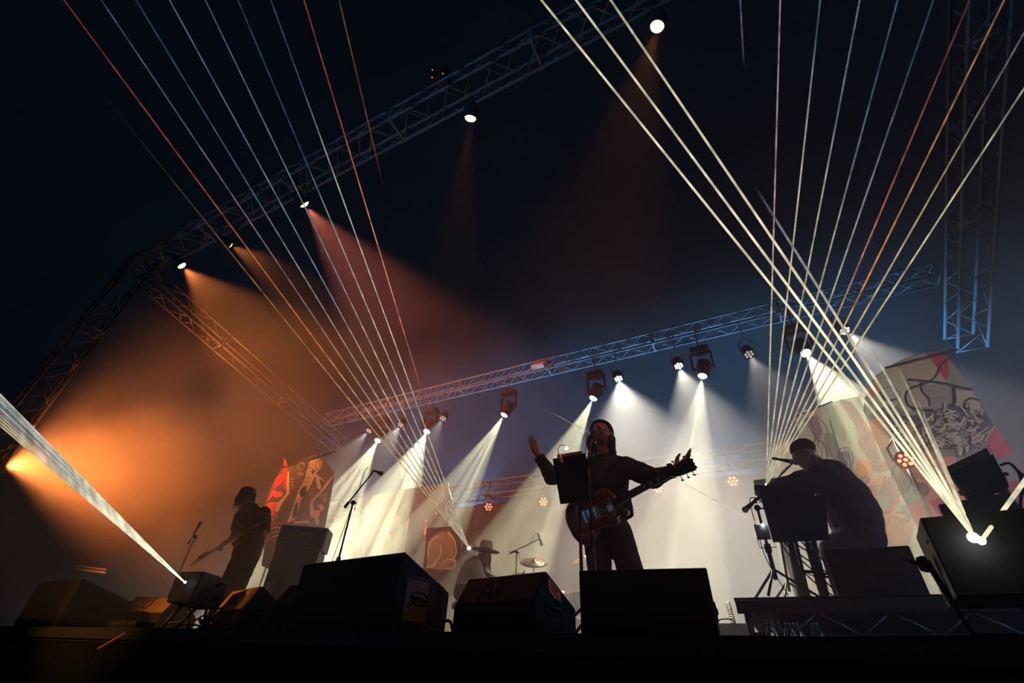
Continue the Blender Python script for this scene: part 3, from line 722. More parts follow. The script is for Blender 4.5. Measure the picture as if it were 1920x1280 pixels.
BLACKC = mat('black_clothes', (.010, .012, .016), .9, noise=.3, nscale=30, bump=.25)
SHOE = mat('shoe_leather', (.012, .010, .010), .5)
def shoe(p, fwd, parent):
    f = Vector(fwd).normalized(); mb = MB()
    chain(mb, [p+Vector((0, 0, .055))-f*.05, p+Vector((0, 0, .045))+f*.06, p+Vector((0, 0, .035))+f*.16], [.048, .045, .036])
    o = flesh(mb, 'shoe', SHOE, parent, .009, 3)
    r = f.cross(Vector((0, 0, 1)))
    pts = []
    for k in range(14):
        a = 2*math.pi*k/14; pts.append(p+f*(.055+math.cos(a)*.15)+r*math.sin(a)*.048+Vector((0, 0, .001)))
    subpart('sole', MB().prism(pts, (0, 0, 0), (0, 0, .018)), RUBBER, o)
def strands(roots, dirs, length, r=.006, wave=.02, seed=1, drop=1.0):
    rnd = random.Random(seed); mb = MB()
    for p, d in zip(roots, dirs):
        L = length*(.75+.5*rnd.random()); pts = [Vector(p)]; v = Vector(d).normalized(); ph = rnd.random()*6
        for j in range(7):
            v = (v+Vector((0, 0, -.35*drop))).normalized()
            pts.append(pts[-1]+v*L/7+Vector((math.sin(ph+j*1.3), math.cos(ph+j*1.1), 0))*wave*.35)
        mb.tube(pts, [r*(1-.1*j) for j in range(8)], 5)
    return mb

# --- the singer --------------------------------------------------------------
Ys = 3.64
o = at(1130, 1065, Ys); base = Vector((at(1140, 1000, Ys).x, Ys, DECK))
singer = thing('person', 'person singing with both arms spread wide, electric guitar slung low, dark jacket', 'person', base)
def S(px, py, dy=0.0): return at(px, py, Ys+dy)
hc = S(1127, 812, -.04)
fw = (Vector((.18, -1, .42)))
bd = MB()
HW = head(bd, hc, fw, (0, .35, 1), 1.08)
neck0 = S(1134, 858, .02)
limb(bd, neck0, .062, hc+Vector((0, .03, -.05)), .055)
ch = S(1136, 905, 0); wst = S(1130, 948, 0); hip = S(1135, 985, 0)
for c_, r_ in ((ch, (.16, .105, .15)), (wst, (.145, .10, .13)), (hip, (.155, .11, .12))): bd.ball(c_, 1, 18, sc=r_)
shR, shL = S(1092, 878, .0), S(1174, 874, .0)
limb(bd, neck0, .06, shR, .055); limb(bd, neck0, .06, shL, .055)
elR, wrR = S(1034, 892, -.03), S(1009, 853, -.12)
elL, wrL = S(1226, 897, -.07), S(1264, 880, -.12)
chain(bd, [shR, elR, wrR], [.055, .043, .028]); chain(bd, [shL, elL, wrL], [.055, .043, .028])
hand(bd, wrR, S(990, 812, -.22)-wrR, (.8, -.35, .1), (.5, -.8, .2), 1.05, curl=(.18, .22, .28, .35), spread=.05, tcurl=.25)
hand(bd, wrL, S(1298, 856, -.14)-wrL, (-.30, -.8, .55), (-.6, 0, .8), 1.12, curl=(.12, .28, .38, .30), spread=.30, tcurl=-.15)
kneeL = Vector((S(1126, 1050).x, Ys-.03, DECK+.50)); kneeR = Vector((S(1182, 1050).x, Ys-.02, DECK+.50))
anL = Vector((kneeL.x-.03, Ys+.02, DECK+.09)); anR = Vector((kneeR.x+.04, Ys+.02, DECK+.09))
hL, hR = hip+Vector((-.080, 0, -.04)), hip+Vector((.095, 0, -.04))
chain(bd, [hL, kneeL, anL], [.085, .058, .04]); chain(bd, [hR, kneeR, anR], [.085, .058, .04])
body = flesh(bd, 'body', SKIN, singer, .0065, 4)
eyes(HW, singer, 1.0)
jk = MB()
for c_, r_ in ((S(1136, 888), (.205, .135, .13)), (ch, (.195, .135, .16)), (wst, (.195, .135, .15)), (S(1136, 962), (.205, .145, .10))): jk.ball(c_, 1, 18, sc=r_)
limb(jk, S(1134, 866, .02), .085, shR+Vector((.02, 0, 0)), .078); limb(jk, S(1134, 866, .02), .085, shL-Vector((.02, 0, 0)), .078)
chain(jk, [shR, elR, wrR+(elR-wrR)*.18], [.080, .080, .046]); chain(jk, [shL, (shL+elL)/2, elL, wrL+(elL-wrL)*.16], [.082, .084, .078, .050])
limb(jk, S(1178, 962, 0), .045, S(1170, 930, 0), .06)
flesh(jk, 'jacket', NAVY, singer, .008, 5, .022, .09, label='dark navy long sleeved jacket')
tr = MB()
tr.ball(hip, 1, 16, sc=(.178, .135, .12))
chain(tr, [hL, kneeL, anL+Vector((0, 0, .0))], [.106, .092, .100]); chain(tr, [hR, kneeR, anR], [.106, .096, .104])
flesh(tr, 'trousers', BROWNT, singer, .009, 5, .014, .05, label='wide dark brown corduroy trousers')
for a in (anL, anR): shoe(Vector((a.x, a.y, DECK)), (0, -1, 0), singer)
# cuffs, belt
sub('cuff', MB().tube([wrL+(elL-wrL)*.02, wrL+(elL-wrL)*.15], [.054, .06], 16), NAVY, singer); sub('cuff', MB().tube([wrR+(elR-wrR)*.06, wrR+(elR-wrR)*.2], [.048, .056], 16), NAVY, singer)
# collar with open neck
cl = MB()
for s in (-1, 1):
    cl.tube([S(1134, 884, -.15)+Vector((s*.01, 0, 0)), S(1134, 868, -.12)+Vector((s*.07, 0, .0)), S(1134, 858, .02)+Vector((s*.085, .0, .02))], [.010, .026, .022], 8)
sub('collar', cl, NAVY, singer)
# cap and hair
r_, f_, u_ = basis(fw, (0, .35, 1)); RH = Matrix((r_, f_, u_)).transposed()
cp = MB(); cp.ball(HW(0, -.022, .050), 1, 24, sc=(.086, .106, .083), R=RH)
cb_ = [HW(math.cos(a)*.088, -.018+math.sin(a)*.108, .038+.018*math.sin(a)) for a in [k*math.pi/12 for k in range(24)]]
cp.tube(cb_, .013, 8, closed=True)
cap = flesh(cp, 'cap', mat('dark_knit', (.012, .012, .016), .95, bump=.5, nscale=120), singer, .006, 2, label='dark knitted cap')
rnd = random.Random(4); rt, dr = [], []
for k in range(120):
    a = math.pi*(-.10+1.2*rnd.random()) + math.pi; zz = rnd.uniform(-.04, .03)
    rt.append(HW(math.cos(a)*.082, -.02+math.sin(a)*.085, zz)); dr.append(RH @ Vector((math.cos(a)*.22, math.sin(a)*.30, -.8)))
sub('hair', strands(rt, dr, .17, .008, .035, 3), HAIRD, singer, label='long loose dark hair')
rt, dr = [], []
for k in range(70):
    a = rnd.uniform(-1.25, 1.25); rt.append(HW(math.sin(a)*.052, .028+math.cos(a)*.045, -.072-.03*rnd.random()*math.cos(a))); dr.append(RH @ Vector((math.sin(a)*.25, .45*math.cos(a), -.8)))
for k in range(24):
    a = rnd.uniform(-.8, .8); rt.append(HW(math.sin(a)*.04, .068+.012*math.cos(a), -.048)); dr.append(RH @ Vector((math.sin(a)*.8, .2, -.8)))
sub('beard', strands(rt, dr, .085, .0065, .015, 8), mat('greying_beard', (.16, .10, .07), .8), singer, label='long greying beard')
# --- electric guitar -----------------------------------------------------------
GB = at(1110, 966, 3.40); GN = at(1257, 889, 3.30)
ax = (GN-GB).normalized()                       # along the neck
gn = Vector((.05, -1, -.12)); gn = (gn-ax*gn.dot(ax)).normalized()   # out of the top, towards the audience
ay = gn.cross(ax)
if ay.z < 0: ay = -ay
sc = (GN-GB).length/.66
guitar = thing('electric_guitar', 'red brown single cut electric guitar hanging from the singer, neck pointing up right', 'guitar', GB)
def G(x, y, z=0.0): return GB+(ax*x+ay*y+gn*z)*sc
out = [(-.205, 0), (-.20, .07), (-.17, .125), (-.115, .16), (-.05, .158), (.0, .125), (.035, .103), (.075, .108), (.12, .128), (.165, .128), (.205, .095), (.225, .05), (.222, .03),
       (.215, -.028), (.235, -.05), (.262, -.075), (.268, -.098), (.245, -.108), (.20, -.085), (.18, -.095), (.175, -.12), (.15, -.135), (.10, -.125), (.06, -.11), (.02, -.112), (-.03, -.15), (-.09, -.178), (-.15, -.15), (-.19, -.085)]
op = smooth_path([Vector((a, b, 0)) for a, b in out+[out[0]]], 4)[:-1]
gb = MB(); ks = len(op)
def ringg(s, z): return [G(.01+(p.x-.01)*s, p.y*s, z) for p in op]
lay = [(0.97, -.027), (1.0, -.022), (1.0, .010), (.975, .017), (.9, .022), (.6, .028)]
vs = [q for s_, z in lay for q in ringg(s_, z)]
fs = [tuple(range(ks-1, -1, -1)), tuple((len(lay)-1)*ks+j for j in range(ks))]
for i in range(len(lay)-1):
    for j in range(ks): fs.append((i*ks+j, i*ks+(j+1) % ks, (i+1)*ks+(j+1) % ks, (i+1)*ks+j))
gb.add(vs, fs, 0, True)
FLAME = mat('flamed_maple_top', (.20, .045, .02), .22, noise=.5, nscale=9, spec=.8)
gbo = sub('guitar_body', gb, FLAME, guitar, label='glossy red brown flamed top')
subpart('binding', MB().tube([G(p.x, p.y, .012) for p in op], .0035*sc, 6, closed=True), mat('cream_binding', (.45, .33, .2), .4), gbo)
for x in (.055, .165):
    pu = MB().box(G(x, 0, .030), (.04*sc, .082*sc, .012*sc), Matrix((ax, ay, gn)).transposed())
    f2 = subpart('pickup', pu, mat('chrome', (.6, .58, .55), .2, .9), gbo)
    ring = MB()
    for a, b, w_, h_ in ((x-.024, 0, .006, .094), (x+.024, 0, .006, .094), (x, .044, .05, .006), (x, -.044, .05, .006)): ring.box(G(a, b, .027), (w_*sc, h_*sc, .012*sc), Matrix((ax, ay, gn)).transposed())
    subpart('pickup_ring', ring, mat('cream_plastic', (.42, .30, .16), .4), gbo)
MG = Matrix((ax, ay, gn)).transposed()
subpart('bridge', MB().box(G(-.005, 0, .032), (.014*sc, .08*sc, .012*sc), MG).box(G(-.045, 0, .030), (.016*sc, .085*sc, .014*sc), MG), mat('chrome', (.6, .58, .55), .2, .9), gbo)
for a, b in ((-.06, -.115), (-.115, -.105), (-.10, -.05), (-.15, -.04)): subpart('volume_knob', MB().lathe([(.013*sc, 0), (.012*sc, .014*sc), (.004, .016*sc)], G(a, b, .022), gn, 14), mat('gold_knob', (.5, .33, .12), .3), gbo)
subpart('switch', MB().lathe([(.016*sc, 0), (.016*sc, .003*sc)], G(.155, .085, .02), gn, 14).tube([G(.155, .085, .02), G(.165, .09, .045)], .004, 6), mat('cream_plastic', (.42, .30, .16), .4), gbo)
subpart('pickguard', MB().prism([G(.03, -.05, .026), G(.20, -.045, .026), G(.19, -.075, .024), G(.10, -.10, .022), G(.04, -.085, .022)], (0, 0, 0), gn*.003), mat('cream_plastic', (.42, .30, .16), .4), gbo)
nk = MB(); nl = .66
nk.prism([G(.19, -.028, .012), G(.19, .028, .012), G(nl, .0215, .012), G(nl, -.0215, .012)], (0, 0, 0), gn*.014*sc)
nk.tube([G(.19, 0, .010), G(nl, 0, .008)], [.022*sc, .017*sc], 10)
nko = sub('neck', nk, mat('rosewood', (.045, .02, .013), .5, noise=.3, nscale=30), guitar)
fr = MB(); Lsc = .66
for k in range(1, 20):
    x = nl-(Lsc-Lsc/2**(k/12))
    if x > .19: fr.tube([G(x, -.025, .0275), G(x, .025, .0275)], .0012*sc, 4)
subpart('fret', fr, mat('chrome', (.6, .58, .55), .2, .9), nko)
inl = MB()
for k in (3, 5, 7, 9, 12, 15):
    x = nl-(Lsc-Lsc/2**(k/12))-0.012+.03; inl.prism([G(x-.009, -.013, .0268), G(x-.009, .013, .0268), G(x+.009, .010, .0268), G(x+.009, -.010, .0268)], (0, 0, 0), gn*.0012)
subpart('inlay', inl, mat('cream_binding', (.45, .33, .2), .4), nko)
hs = [(nl, -.022), (nl+.02, -.030), (nl+.05, -.040), (nl+.16, -.046), (nl+.185, -.030), (nl+.175, -.012), (nl+.182, .0), (nl+.175, .012), (nl+.185, .030), (nl+.16, .046), (nl+.05, .040), (nl+.02, .030), (nl, .022)]
hso = sub('headstock', MB().prism([G(a, b, .010-(a-nl)*.25) for a, b in hs], (0, 0, 0), gn*.014*sc), mat('black_lacquer', (.012, .010, .010), .25), guitar)
tu = MB()
for s_ in (-1, 1):
    for k in range(3):
        a = nl+.055+.042*k; z = .012-(a-nl)*.25; bb = s_*.048
        tu.lathe([(.005*sc, 0), (.005*sc, .012*sc)], G(a, s_*.026, z+.008), gn, 8); tu.tube([G(a, bb*.9, z), G(a, bb*1.25, z)], .003*sc, 6); tu.ball(G(a, bb*1.45, z), .011*sc, 10, sc=(1, .8, .6))
subpart('tuning_peg', tu, mat('chrome', (.6, .58, .55), .2, .9), hso)
st = MB()
for k in range(6):
    b0 = -.026+.0104*k; b1 = -.018+.0072*k; st.tube([G(-.04, b0, .040), G(nl, b1, .030)], .0007*sc, 4, caps=False); st.tube([G(nl, b1, .030), G(nl+.055+.042*(k % 3), (-.026 if k < 3 else .026), .022-(.055+.042*(k % 3))*.25)], .0007*sc, 4, caps=False)
sub('string', st, mat('chrome', (.6, .58, .55), .2, .9), guitar)
sp_ = smooth_path([G(-.205, 0, 0), S(1085, 935, -.15), S(1093, 895, -.17), S(1108, 866, -.11), S(1122, 858, .07), S(1160, 866, .14), S(1172, 905, .17), S(1165, 930, .10), G(.24, .03, -.03)], 5)
sub('strap', MB().tube(sp_, .012, 6), mat('leather_strap', (.03, .018, .014), .6), guitar)
# --- keyboard player -------------------------------------------------------------
Yk = 4.7; RIS = DECK+.34
kb = thing('person', 'person bent low over the keyboard desk in a loose black top and beanie', 'person', Vector((at(1620, 1100, Yk).x, Yk, RIS)))
def K(px, py, dy=0.0): return at(px, py, Yk+dy)
hc = K(1508, 853); bd = MB()
fk = Vector((-1, -.12, -.42)); HK = head(bd, hc, fk, (-.4, 0, 1), 1.10)
n0 = K(1540, 874); limb(bd, n0, .07, hc+Vector((.02, 0, -.03)), .06)
t1, t2, t3, hp = K(1560, 896), K(1584, 931), K(1602, 968), K(1610, 1008)
chain(bd, [t1, t2, t3, hp], [.13, .15, .145, .14])
shn, shf = K(1553, 893, -.12), K(1545, 885, .16)
eln, wrn = K(1497, 916, -.22), K(1456, 921, -.20)
elf, wrf = K(1490, 905, .14), K(1447, 912, .02)
chain(bd, [shn, eln, wrn], [.06, .045, .03]); chain(bd, [shf, elf, wrf], [.06, .045, .03])
hand(bd, wrn, (-1, .05, -.25), (0, .1, -1), (0, .9, .2), 1.0, curl=(.5, .55, .5, .5), spread=.1)
hand(bd, wrf, (-1, -.1, -.05), (0, .1, -1), (0, -.9, .2), 1.0, curl=(.4, .45, .4, .4), spread=.1)
kx = K(1600, 1060).x
knees = [Vector((kx-.10, Yk-.10, RIS+.42)), Vector((kx+.05, Yk+.12, RIS+.42))]; ank = [Vector((kx-.02, Yk-.12, RIS+.09)), Vector((kx+.10, Yk+.12, RIS+.09))]
for kn, an, dy in zip(knees, ank, (-.09, .09)): chain(bd, [hp+Vector((0, dy, -.02)), kn, an], [.10, .062, .042])
flesh(bd, 'body', SKIN, kb, .0075, 4); eyes(HK, kb)
tp = MB(); chain(tp, [K(1548, 882), t1, t2, t3, K(1607, 992)], [.085, .165, .195, .20, .19])
tp.ball(K(1578, 940), 1, 16, sc=(.16, .22, .17)); tp.ball(K(1596, 975), 1, 16, sc=(.165, .22, .17))
limb(tp, t1, .12, shn, .10); limb(tp, t1, .12, shf, .10)
chain(tp, [shn, eln, wrn+Vector((.03, 0, 0))], [.10, .088, .055]); chain(tp, [shf, elf, wrf+Vector((.03, 0, 0))], [.10, .085, .055])
flesh(tp, 'loose_top', BLACKC, kb, .010, 5, .03, .12, label='loose black long sleeved top')
tr = MB(); tr.ball(hp, 1, 16, sc=(.19, .20, .15))
for kn, an, dy in zip(knees, ank, (-.09, .09)): chain(tr, [hp+Vector((0, dy, -.02)), kn, an], [.14, .115, .10])
flesh(tr, 'trousers', BLACKC, kb, .010, 5, .02, .06)
for a in ank: shoe(Vector((a.x, a.y, RIS)), (-1, 0, 0), kb)
r_, f_, u_ = basis(fk, (-.4, 0, 1)); RK = Matrix((r_, f_, u_)).transposed()
cp = MB(); cp.ball(HK(0, -.026, .050), 1.1, 24, sc=(.083, .102, .086), R=RK)
flesh(cp, 'beanie', mat('dark_knit', (.012, .012, .016), .95, bump=.5, nscale=120), kb, .007, 2, label='dark close fitting beanie')
gl = MB()
for s in (-1, 1):
    gl.tube([HK(s*.034+.022*math.cos(a), .092, .004+.017*math.sin(a)) for a in [q*math.pi/7 for q in range(14)]], .0022, 5, closed=True)
    gl.tube([HK(s*.056, .09, .006), HK(s*.080, .0, .006)], .0022, 5)
gl.tube([HK(-.012, .094, .006), HK(.012, .094, .006)], .0022, 5)
tag(sub('glasses', gl, RUBBER, kb))
# --- seated musician in the wide hat ------------------------------------------------
Yd = 5.9
o = Vector((at(895, 1085, Yd).x, Yd, DECK))
dm = thing('person', 'person in a wide brimmed pale hat sitting turned to the right, left of the singer', 'person', o)
def Dp(px, py, dy=0.0): return at(px, py, Yd+dy)
hc = Dp(909, 1041); bd = MB(); fd = Vector((1, -.25, -.25)); HD = head(bd, hc, fd, (.1, 0, 1), 1.0)
n0 = Dp(899, 1052); limb(bd, n0, .06, hc, .055)
ch_, w_, h_ = Dp(887, 1068), Dp(876, 1092), Dp(874, 1108)
chain(bd, [Dp(892, 1058), ch_, w_, h_], [.10, .14, .135, .14])
s1, s2 = Dp(893, 1059, -.17), Dp(890, 1058, .17)
e1, w1 = Dp(900, 1085, -.24), Dp(914, 1092, -.15); e2, w2 = Dp(905, 1080, .2), Dp(925, 1085, .1)
chain(bd, [s1, e1, w1], [.055, .043, .03]); chain(bd, [s2, e2, w2], [.055, .043, .03])
hand(bd, w1, (1, .3, -.1), (0, 0, -1), (0, 1, 0), 1.0, curl=(.6, .6, .6, .6)); hand(bd, w2, (1, -.3, -.1), (0, 0, -1), (0, -1, 0), 1.0, curl=(.6, .6, .6, .6))
SEAT = h_.z-.14
for dy in (-.12, .12):
    kn = Vector((h_.x+.42, Yd+dy, max(SEAT+.03, DECK+.48))); an = Vector((h_.x+.36, Yd+dy, DECK+.09)); chain(bd, [h_+Vector((0, dy*.8, -.03)), kn, an], [.09, .06, .042])
flesh(bd, 'body', SKIN, dm, .009, 4); eyes(HD, dm)
PALE = mat('pale_shirt', (.42, .40, .34), .9, noise=.15, nscale=20, bump=.2); GREYV = mat('grey_waistcoat', (.16, .15, .15), .9, noise=.2)
sh = MB(); chain(sh, [Dp(893, 1058), ch_, w_, h_+Vector((0, 0, .02))], [.11, .165, .165, .165]); limb(sh, ch_, .12, s1, .085); limb(sh, ch_, .12, s2, .085)
chain(sh, [s1, e1, w1], [.085, .075, .045]); chain(sh, [s2, e2, w2], [.085, .075, .045])
flesh(sh, 'shirt', PALE, dm, .011, 4, .03, .08, label='pale rumpled shirt')
tr = MB(); tr.ball(h_, 1, 14, sc=(.17, .19, .13))
for dy in (-.12, .12):
    kn = Vector((h_.x+.42, Yd+dy, max(SEAT+.03, DECK+.48))); an = Vector((h_.x+.36, Yd+dy, DECK+.09)); chain(tr, [h_+Vector((0, dy*.8, -.03)), kn, an], [.12, .085, .075])
    shoe(Vector((an.x, an.y, DECK)), (1, 0, 0), dm)
flesh(tr, 'trousers', GREYV, dm, .011, 4)
ht = MB(); tilt = Vector((.10, 0, 1)).normalized(); tb = HD(0, -.01, .055)
ht.lathe([(.095, -.005), (.20, .004), (.205, .010), (.10, .014), (.098, .03), (.092, .10), (.075, .135), (.04, .125), (.001, .128)], tb, tilt, 28)
hat = sub('hat', ht, mat('pale_felt', (.46, .43, .34), .9), dm, label='wide brimmed pale felt hat')
subpart('hat_band', MB().lathe([(.099, .014), (.101, .016), (.099, .036), (.097, .038)], tb, tilt, 28), GREYV, hat)
rt, dr = [], []
for k in range(60):
    a = rnd.uniform(1.7, 5.2); rr = Vector((math.cos(a), math.sin(a), 0)); rr = basis(fd, (0, 0, 1)); v = rr[1]*math.cos(a)+rr[0]*math.sin(a)
    rt.append(hc+v*.075+Vector((0, 0, rnd.uniform(-.03, .04)))); dr.append(v*.3+Vector((0, 0, -1)))
sub('hair', strands(rt, dr, .20, .009, .03, 5), HAIRL, dm, label='shoulder length fair hair')
# stool under the seated musician
tag(MB().lathe([(.17, 0), (.18, .03), (.17, .07), (.02, .075)], (h_.x, Yd, SEAT-.075), (0, 0, 1), 24).tube([(h_.x, Yd, DECK+.2), (h_.x, Yd, SEAT-.06)], .025, 10)
    .tube([(h_.x-.2, Yd-.15, DECK+.012), (h_.x, Yd, DECK+.28)], .012, 6).tube([(h_.x+.2, Yd-.15, DECK+.012), (h_.x, Yd, DECK+.28)], .012, 6).tube([(h_.x, Yd+.24, DECK+.012), (h_.x, Yd, DECK+.28)], .012, 6)
    .build('drum_stool', STEEL), 'round stool under the seated musician in the hat', 'stool')
# --- bass player in the orange haze ---------------------------------------------------
Yb = 4.1
bs = thing('person', 'person playing a bass guitar in the red haze at the left, bare forearm, dark clothes', 'person', Vector((at(468, 1100, Yb).x, Yb, DECK)))
def Bp(px, py, dy=0.0): return at(px, py, Yb+dy)
hc = Bp(459, 928); bd = MB(); fb = Vector((-.55, -.8, -.35)); HB = head(bd, hc, fb, (0, 0, 1), 1.05)
n0 = Bp(466, 952); limb(bd, n0, .06, hc, .055)
ch_, w_, h_ = Bp(474, 978), Bp(470, 1012), Bp(462, 1040)
chain(bd, [Bp(470, 962), ch_, w_, h_], [.12, .15, .14, .145])
s1, s2 = Bp(452, 968, -.05), Bp(494, 962, .05)
e2, w2 = Bp(493, 1006, -.16), Bp(456, 996, -.26)      # bare plucking forearm
e1, w1 = Bp(440, 1000, -.2), Bp(432, 1012, -.34)
chain(bd, [s1, e1, w1], [.055, .043, .03]); chain(bd, [s2, e2, w2], [.055, .048, .030])
hand(bd, w2, (-.9, -.3, .25), (0, .9, -.3), (-.2, 0, .9), 1.05, curl=(.55, .6, .6, .65))
hand(bd, w1, (-.35, -.4, -.5), (.6, .5, .2), (-.3, -.5, .8), 1.05, curl=(.6, .65, .7, .7))
for s_ in (-1, 1):
    kn = Vector((h_.x+s_*.12, Yb-.04, DECK+.48)); an = Vector((h_.x+s_*.16, Yb, DECK+.09)); chain(bd, [h_+Vector((s_*.085, 0, -.03)), kn, an], [.09, .06, .042])
flesh(bd, 'body', SKIN, bs, .008, 4); eyes(HB, bs)
sh = MB(); chain(sh, [Bp(469, 960), ch_, w_, h_], [.13, .175, .17, .175]); limb(sh, ch_, .13, s1, .09); limb(sh, ch_, .13, s2, .09)
limb(sh, s1, .09, s1+(e1-s1)*.7, .075); limb(sh, s2, .095, s2+(e2-s2)*.75, .085)
flesh(sh, 't_shirt', BLACKC, bs, .010, 4, .03, .1, label='dark short sleeved shirt')
tr = MB(); tr.ball(h_, 1, 14, sc=(.18, .14, .13))
for s_ in (-1, 1):
    kn = Vector((h_.x+s_*.12, Yb-.04, DECK+.48)); an = Vector((h_.x+s_*.16, Yb, DECK+.09)); chain(tr, [h_+Vector((s_*.085, 0, -.03)), kn, an], [.12, .09, .085])
    shoe(Vector((an.x, an.y, DECK)), (-.3, -1, 0), bs)
flesh(tr, 'trousers', BLACKC, bs, .010, 4, .015, .06)
rt, dr = [], []; rr = basis(fb, (0, 0, 1))
for k in range(110):
    a = rnd.uniform(.9, 5.4); v = rr[1]*math.cos(a)+rr[0]*math.sin(a)
    rt.append(hc+v*.07+Vector((0, 0, rnd.uniform(0, .10)))); dr.append(v*.6+Vector((0, 0, -.5)))
sub('hair', strands(rt, dr, .22, .011, .05, 6), HAIRD, bs, label='long dark hair')
cpm = MB(); cpm.ball(hc+Vector((0, .01, .06)), 1, 16, sc=(.088, .10, .07)); flesh(cpm, 'cap', BLACKC, bs, .009, 2)
sub('wristband', MB().tube([w2+(e2-w2)*.10, w2+(e2-w2)*.18], [.036, .038], 14), mat('pale_band', (.5, .35, .28), .7), bs)
BG0 = Bp(478, 1022, -.24); BG1 = Bp(401, 1040, -.62); BGd = (Bp(392, 1050, -.62)-Bp(462, 1000, -.26))
bx = (Bp(400, 1037, -.70)-Bp(463, 1000, -.28)).normalized()
BG0 = Bp(470, 996, -.26); gnb = Vector((-.2, -1, .1)); gnb = (gnb-bx*gnb.dot(bx)).normalized(); by = gnb.cross(bx)
bass = thing('bass_guitar', 'bass guitar held by the person in the red haze, neck end catching orange light', 'guitar', BG0)
def Q(x, y, z=0): return BG0+bx*x+by*y+gnb*z
o_ = [(-.25, 0), (-.26, .10), (-.18, .17), (-.08, .15), (0, .12), (.10, .15), (.19, .13), (.20, .08), (.12, .05), (.12, -.05), (.22, -.09), (.20, -.14), (.10, -.14), (0, -.12), (-.08, -.16), (-.19, -.17), (-.25, -.10)]
op2 = smooth_path([Vector((a, b, 0)) for a, b in o_+[o_[0]]], 3)[:-1]
sub('guitar_body', MB().prism([Q(p.x, p.y, -.02) for p in op2], (0, 0, 0), gnb*.04), mat('dark_lacquer', (.05, .02, .015), .3), bass)
sub('neck', MB().prism([Q(.10, -.03, .02), Q(.10, .03, .02), Q(.72, .022, .02), Q(.72, -.022, .02)], (0, 0, 0), gnb*.02), mat('maple_neck', (.42, .24, .10), .4), bass)
hk = sub('headstock', MB().prism([Q(.72, -.022, .015), Q(.72, .022, .015), Q(.76, .055, .015), Q(.90, .05, .015), Q(.93, .0, .015), Q(.90, -.045, .015), Q(.76, -.04, .015)], (0, 0, 0), gnb*.015), mat('maple_neck', (.42, .24, .10), .4), bass)
tp_ = MB()
for k in range(4): tp_.tube([Q(.77+.04*k, .05, .022), Q(.77+.04*k, .085, .022)], .005, 6).ball(Q(.77+.04*k, .095, .022), .014, 8)
subpart('tuning_peg', tp_, ALU, hk)
sub('strap', MB().tube(smooth_path([Q(.19, .11, 0), Bp(445, 975, -.18), Bp(470, 952, .02), Bp(496, 975, .2), Bp(490, 1010, .05), Q(-.25, .05, 0)], 5), .015, 6), RUBBER, bass)
# ---------------------------------------------------------------- microphones and stands
MESHG = mat('microphone_grille', (.25, .24, .24), .4, .7, bump=.6, nscale=300)
def mic(root, tip, tail, r=.024, red=False):
    tip, tail = Vector(tip), Vector(tail); d = (tip-tail).normalized()
    b = sub('microphone', MB().lathe([(.009, 0), (.011, .01), (.012, .07), (.018, .13), (.019, .14)], tip-d*.175, d, 16), RUBBER, root)
    m = MB().ball(tip-d*.018, r, 16); m.lathe([(r*.98, -.004), (r*1.06, -.002), (r*1.06, .004), (r*.98, .006)], tip-d*.02, d, 16)
    subpart('grille', m, mat('red_foam', (.25, .03, .02), .9) if red else MESHG, b)
def tripod(mb, x, y, z0, h=.22, rr=.30, a0=.3):
    for k in range(3):
        a = a0+k*2*math.pi/3; mb.tube([(x, y, z0+h), (x+rr*math.cos(a), y+rr*math.sin(a), z0+.012)], .009, 8)
def micstand(label, foot, top, boom_tail, boom_tip, mic_tip, mic_tail, group=None, z0=DECK, red=False, cable=None, r=.011):
    root = thing('microphone_stand', label, 'microphone stand', foot, group)
    b = MB(); tripod(b, foot[0], foot[1], z0); sub('tripod', b, STEEL, root)
    mid = Vector(foot).lerp(Vector(top), .55)
    p = MB().tube([Vector(foot)+Vector((0, 0, .15)), mid], r*1.35, 10).tube([mid, top], r*.9, 10).lathe([(r*2, -.03), (r*2.2, 0), (r*2, .03)], mid, (0, 0, 1), 12)
    sub('pole', p, STEEL, root)
    if boom_tip is not None:
        bt, be = Vector(boom_tail), Vector(boom_tip)
        cw = MB().tube([bt, bt+(be-bt)*.16], r*1.4, 10); bo = sub('boom', MB().tube([bt, be], r*.75, 10), STEEL, root); subpart('counterweight', cw, RUBBER, bo)
        jn = MB().lathe([(.02, -.02), (.024, 0), (.02, .02)], top, (0, 1, 0), 12).tube([Vector(top), Vector(top)+Vector((.05, 0, -.01))], .006, 6).tube([Vector(top)+Vector((.05, 0, .0)), Vector(top)+Vector((.05, 0, -.07))], .003, 6).ball(Vector(top)+Vector((.05, 0, -.075)), .008, 8)
        sub('boom_joint', jn, RUBBER, root)
    if mic_tip is not None:
        mic(root, mic_tip, mic_tail, red=red)
        src = Vector(boom_tip if boom_tip is not None else top)
        sub('microphone_clip', MB().tube([src, Vector(mic_tail).lerp(Vector(mic_tip), .35)], .011, 8), RUBBER, root)
    if cable: sub('cable', MB().tube(smooth_path(cable, 6), .0035, 6), RUBBER, root)
    return root
Y1 = 3.6
ft = at(645, 1020, Y1); ft = Vector((ft.x-.02, Y1, DECK))
micstand('microphone stand with angled boom and red tipped microphone, left of centre', ft, at(662, 942, Y1), at(646, 951, Y1-.02), at(697, 888, Y1-.03), at(716, 888, Y1-.06), at(693, 878, Y1), red=True,
         cable=[at(690, 876, Y1), at(684, 882, Y1), at(679, 897, Y1), at(673, 917, Y1), at(664, 938, Y1+.02), at(650, 975, Y1+.02), at(634, 1020, Y1+.02), (ft.x-.2, Y1, DECK+.01)])
Y2 = 3.12
tp2 = at(1102, 868, Y2); ft = Vector((tp2.x+.01, Y2, DECK))
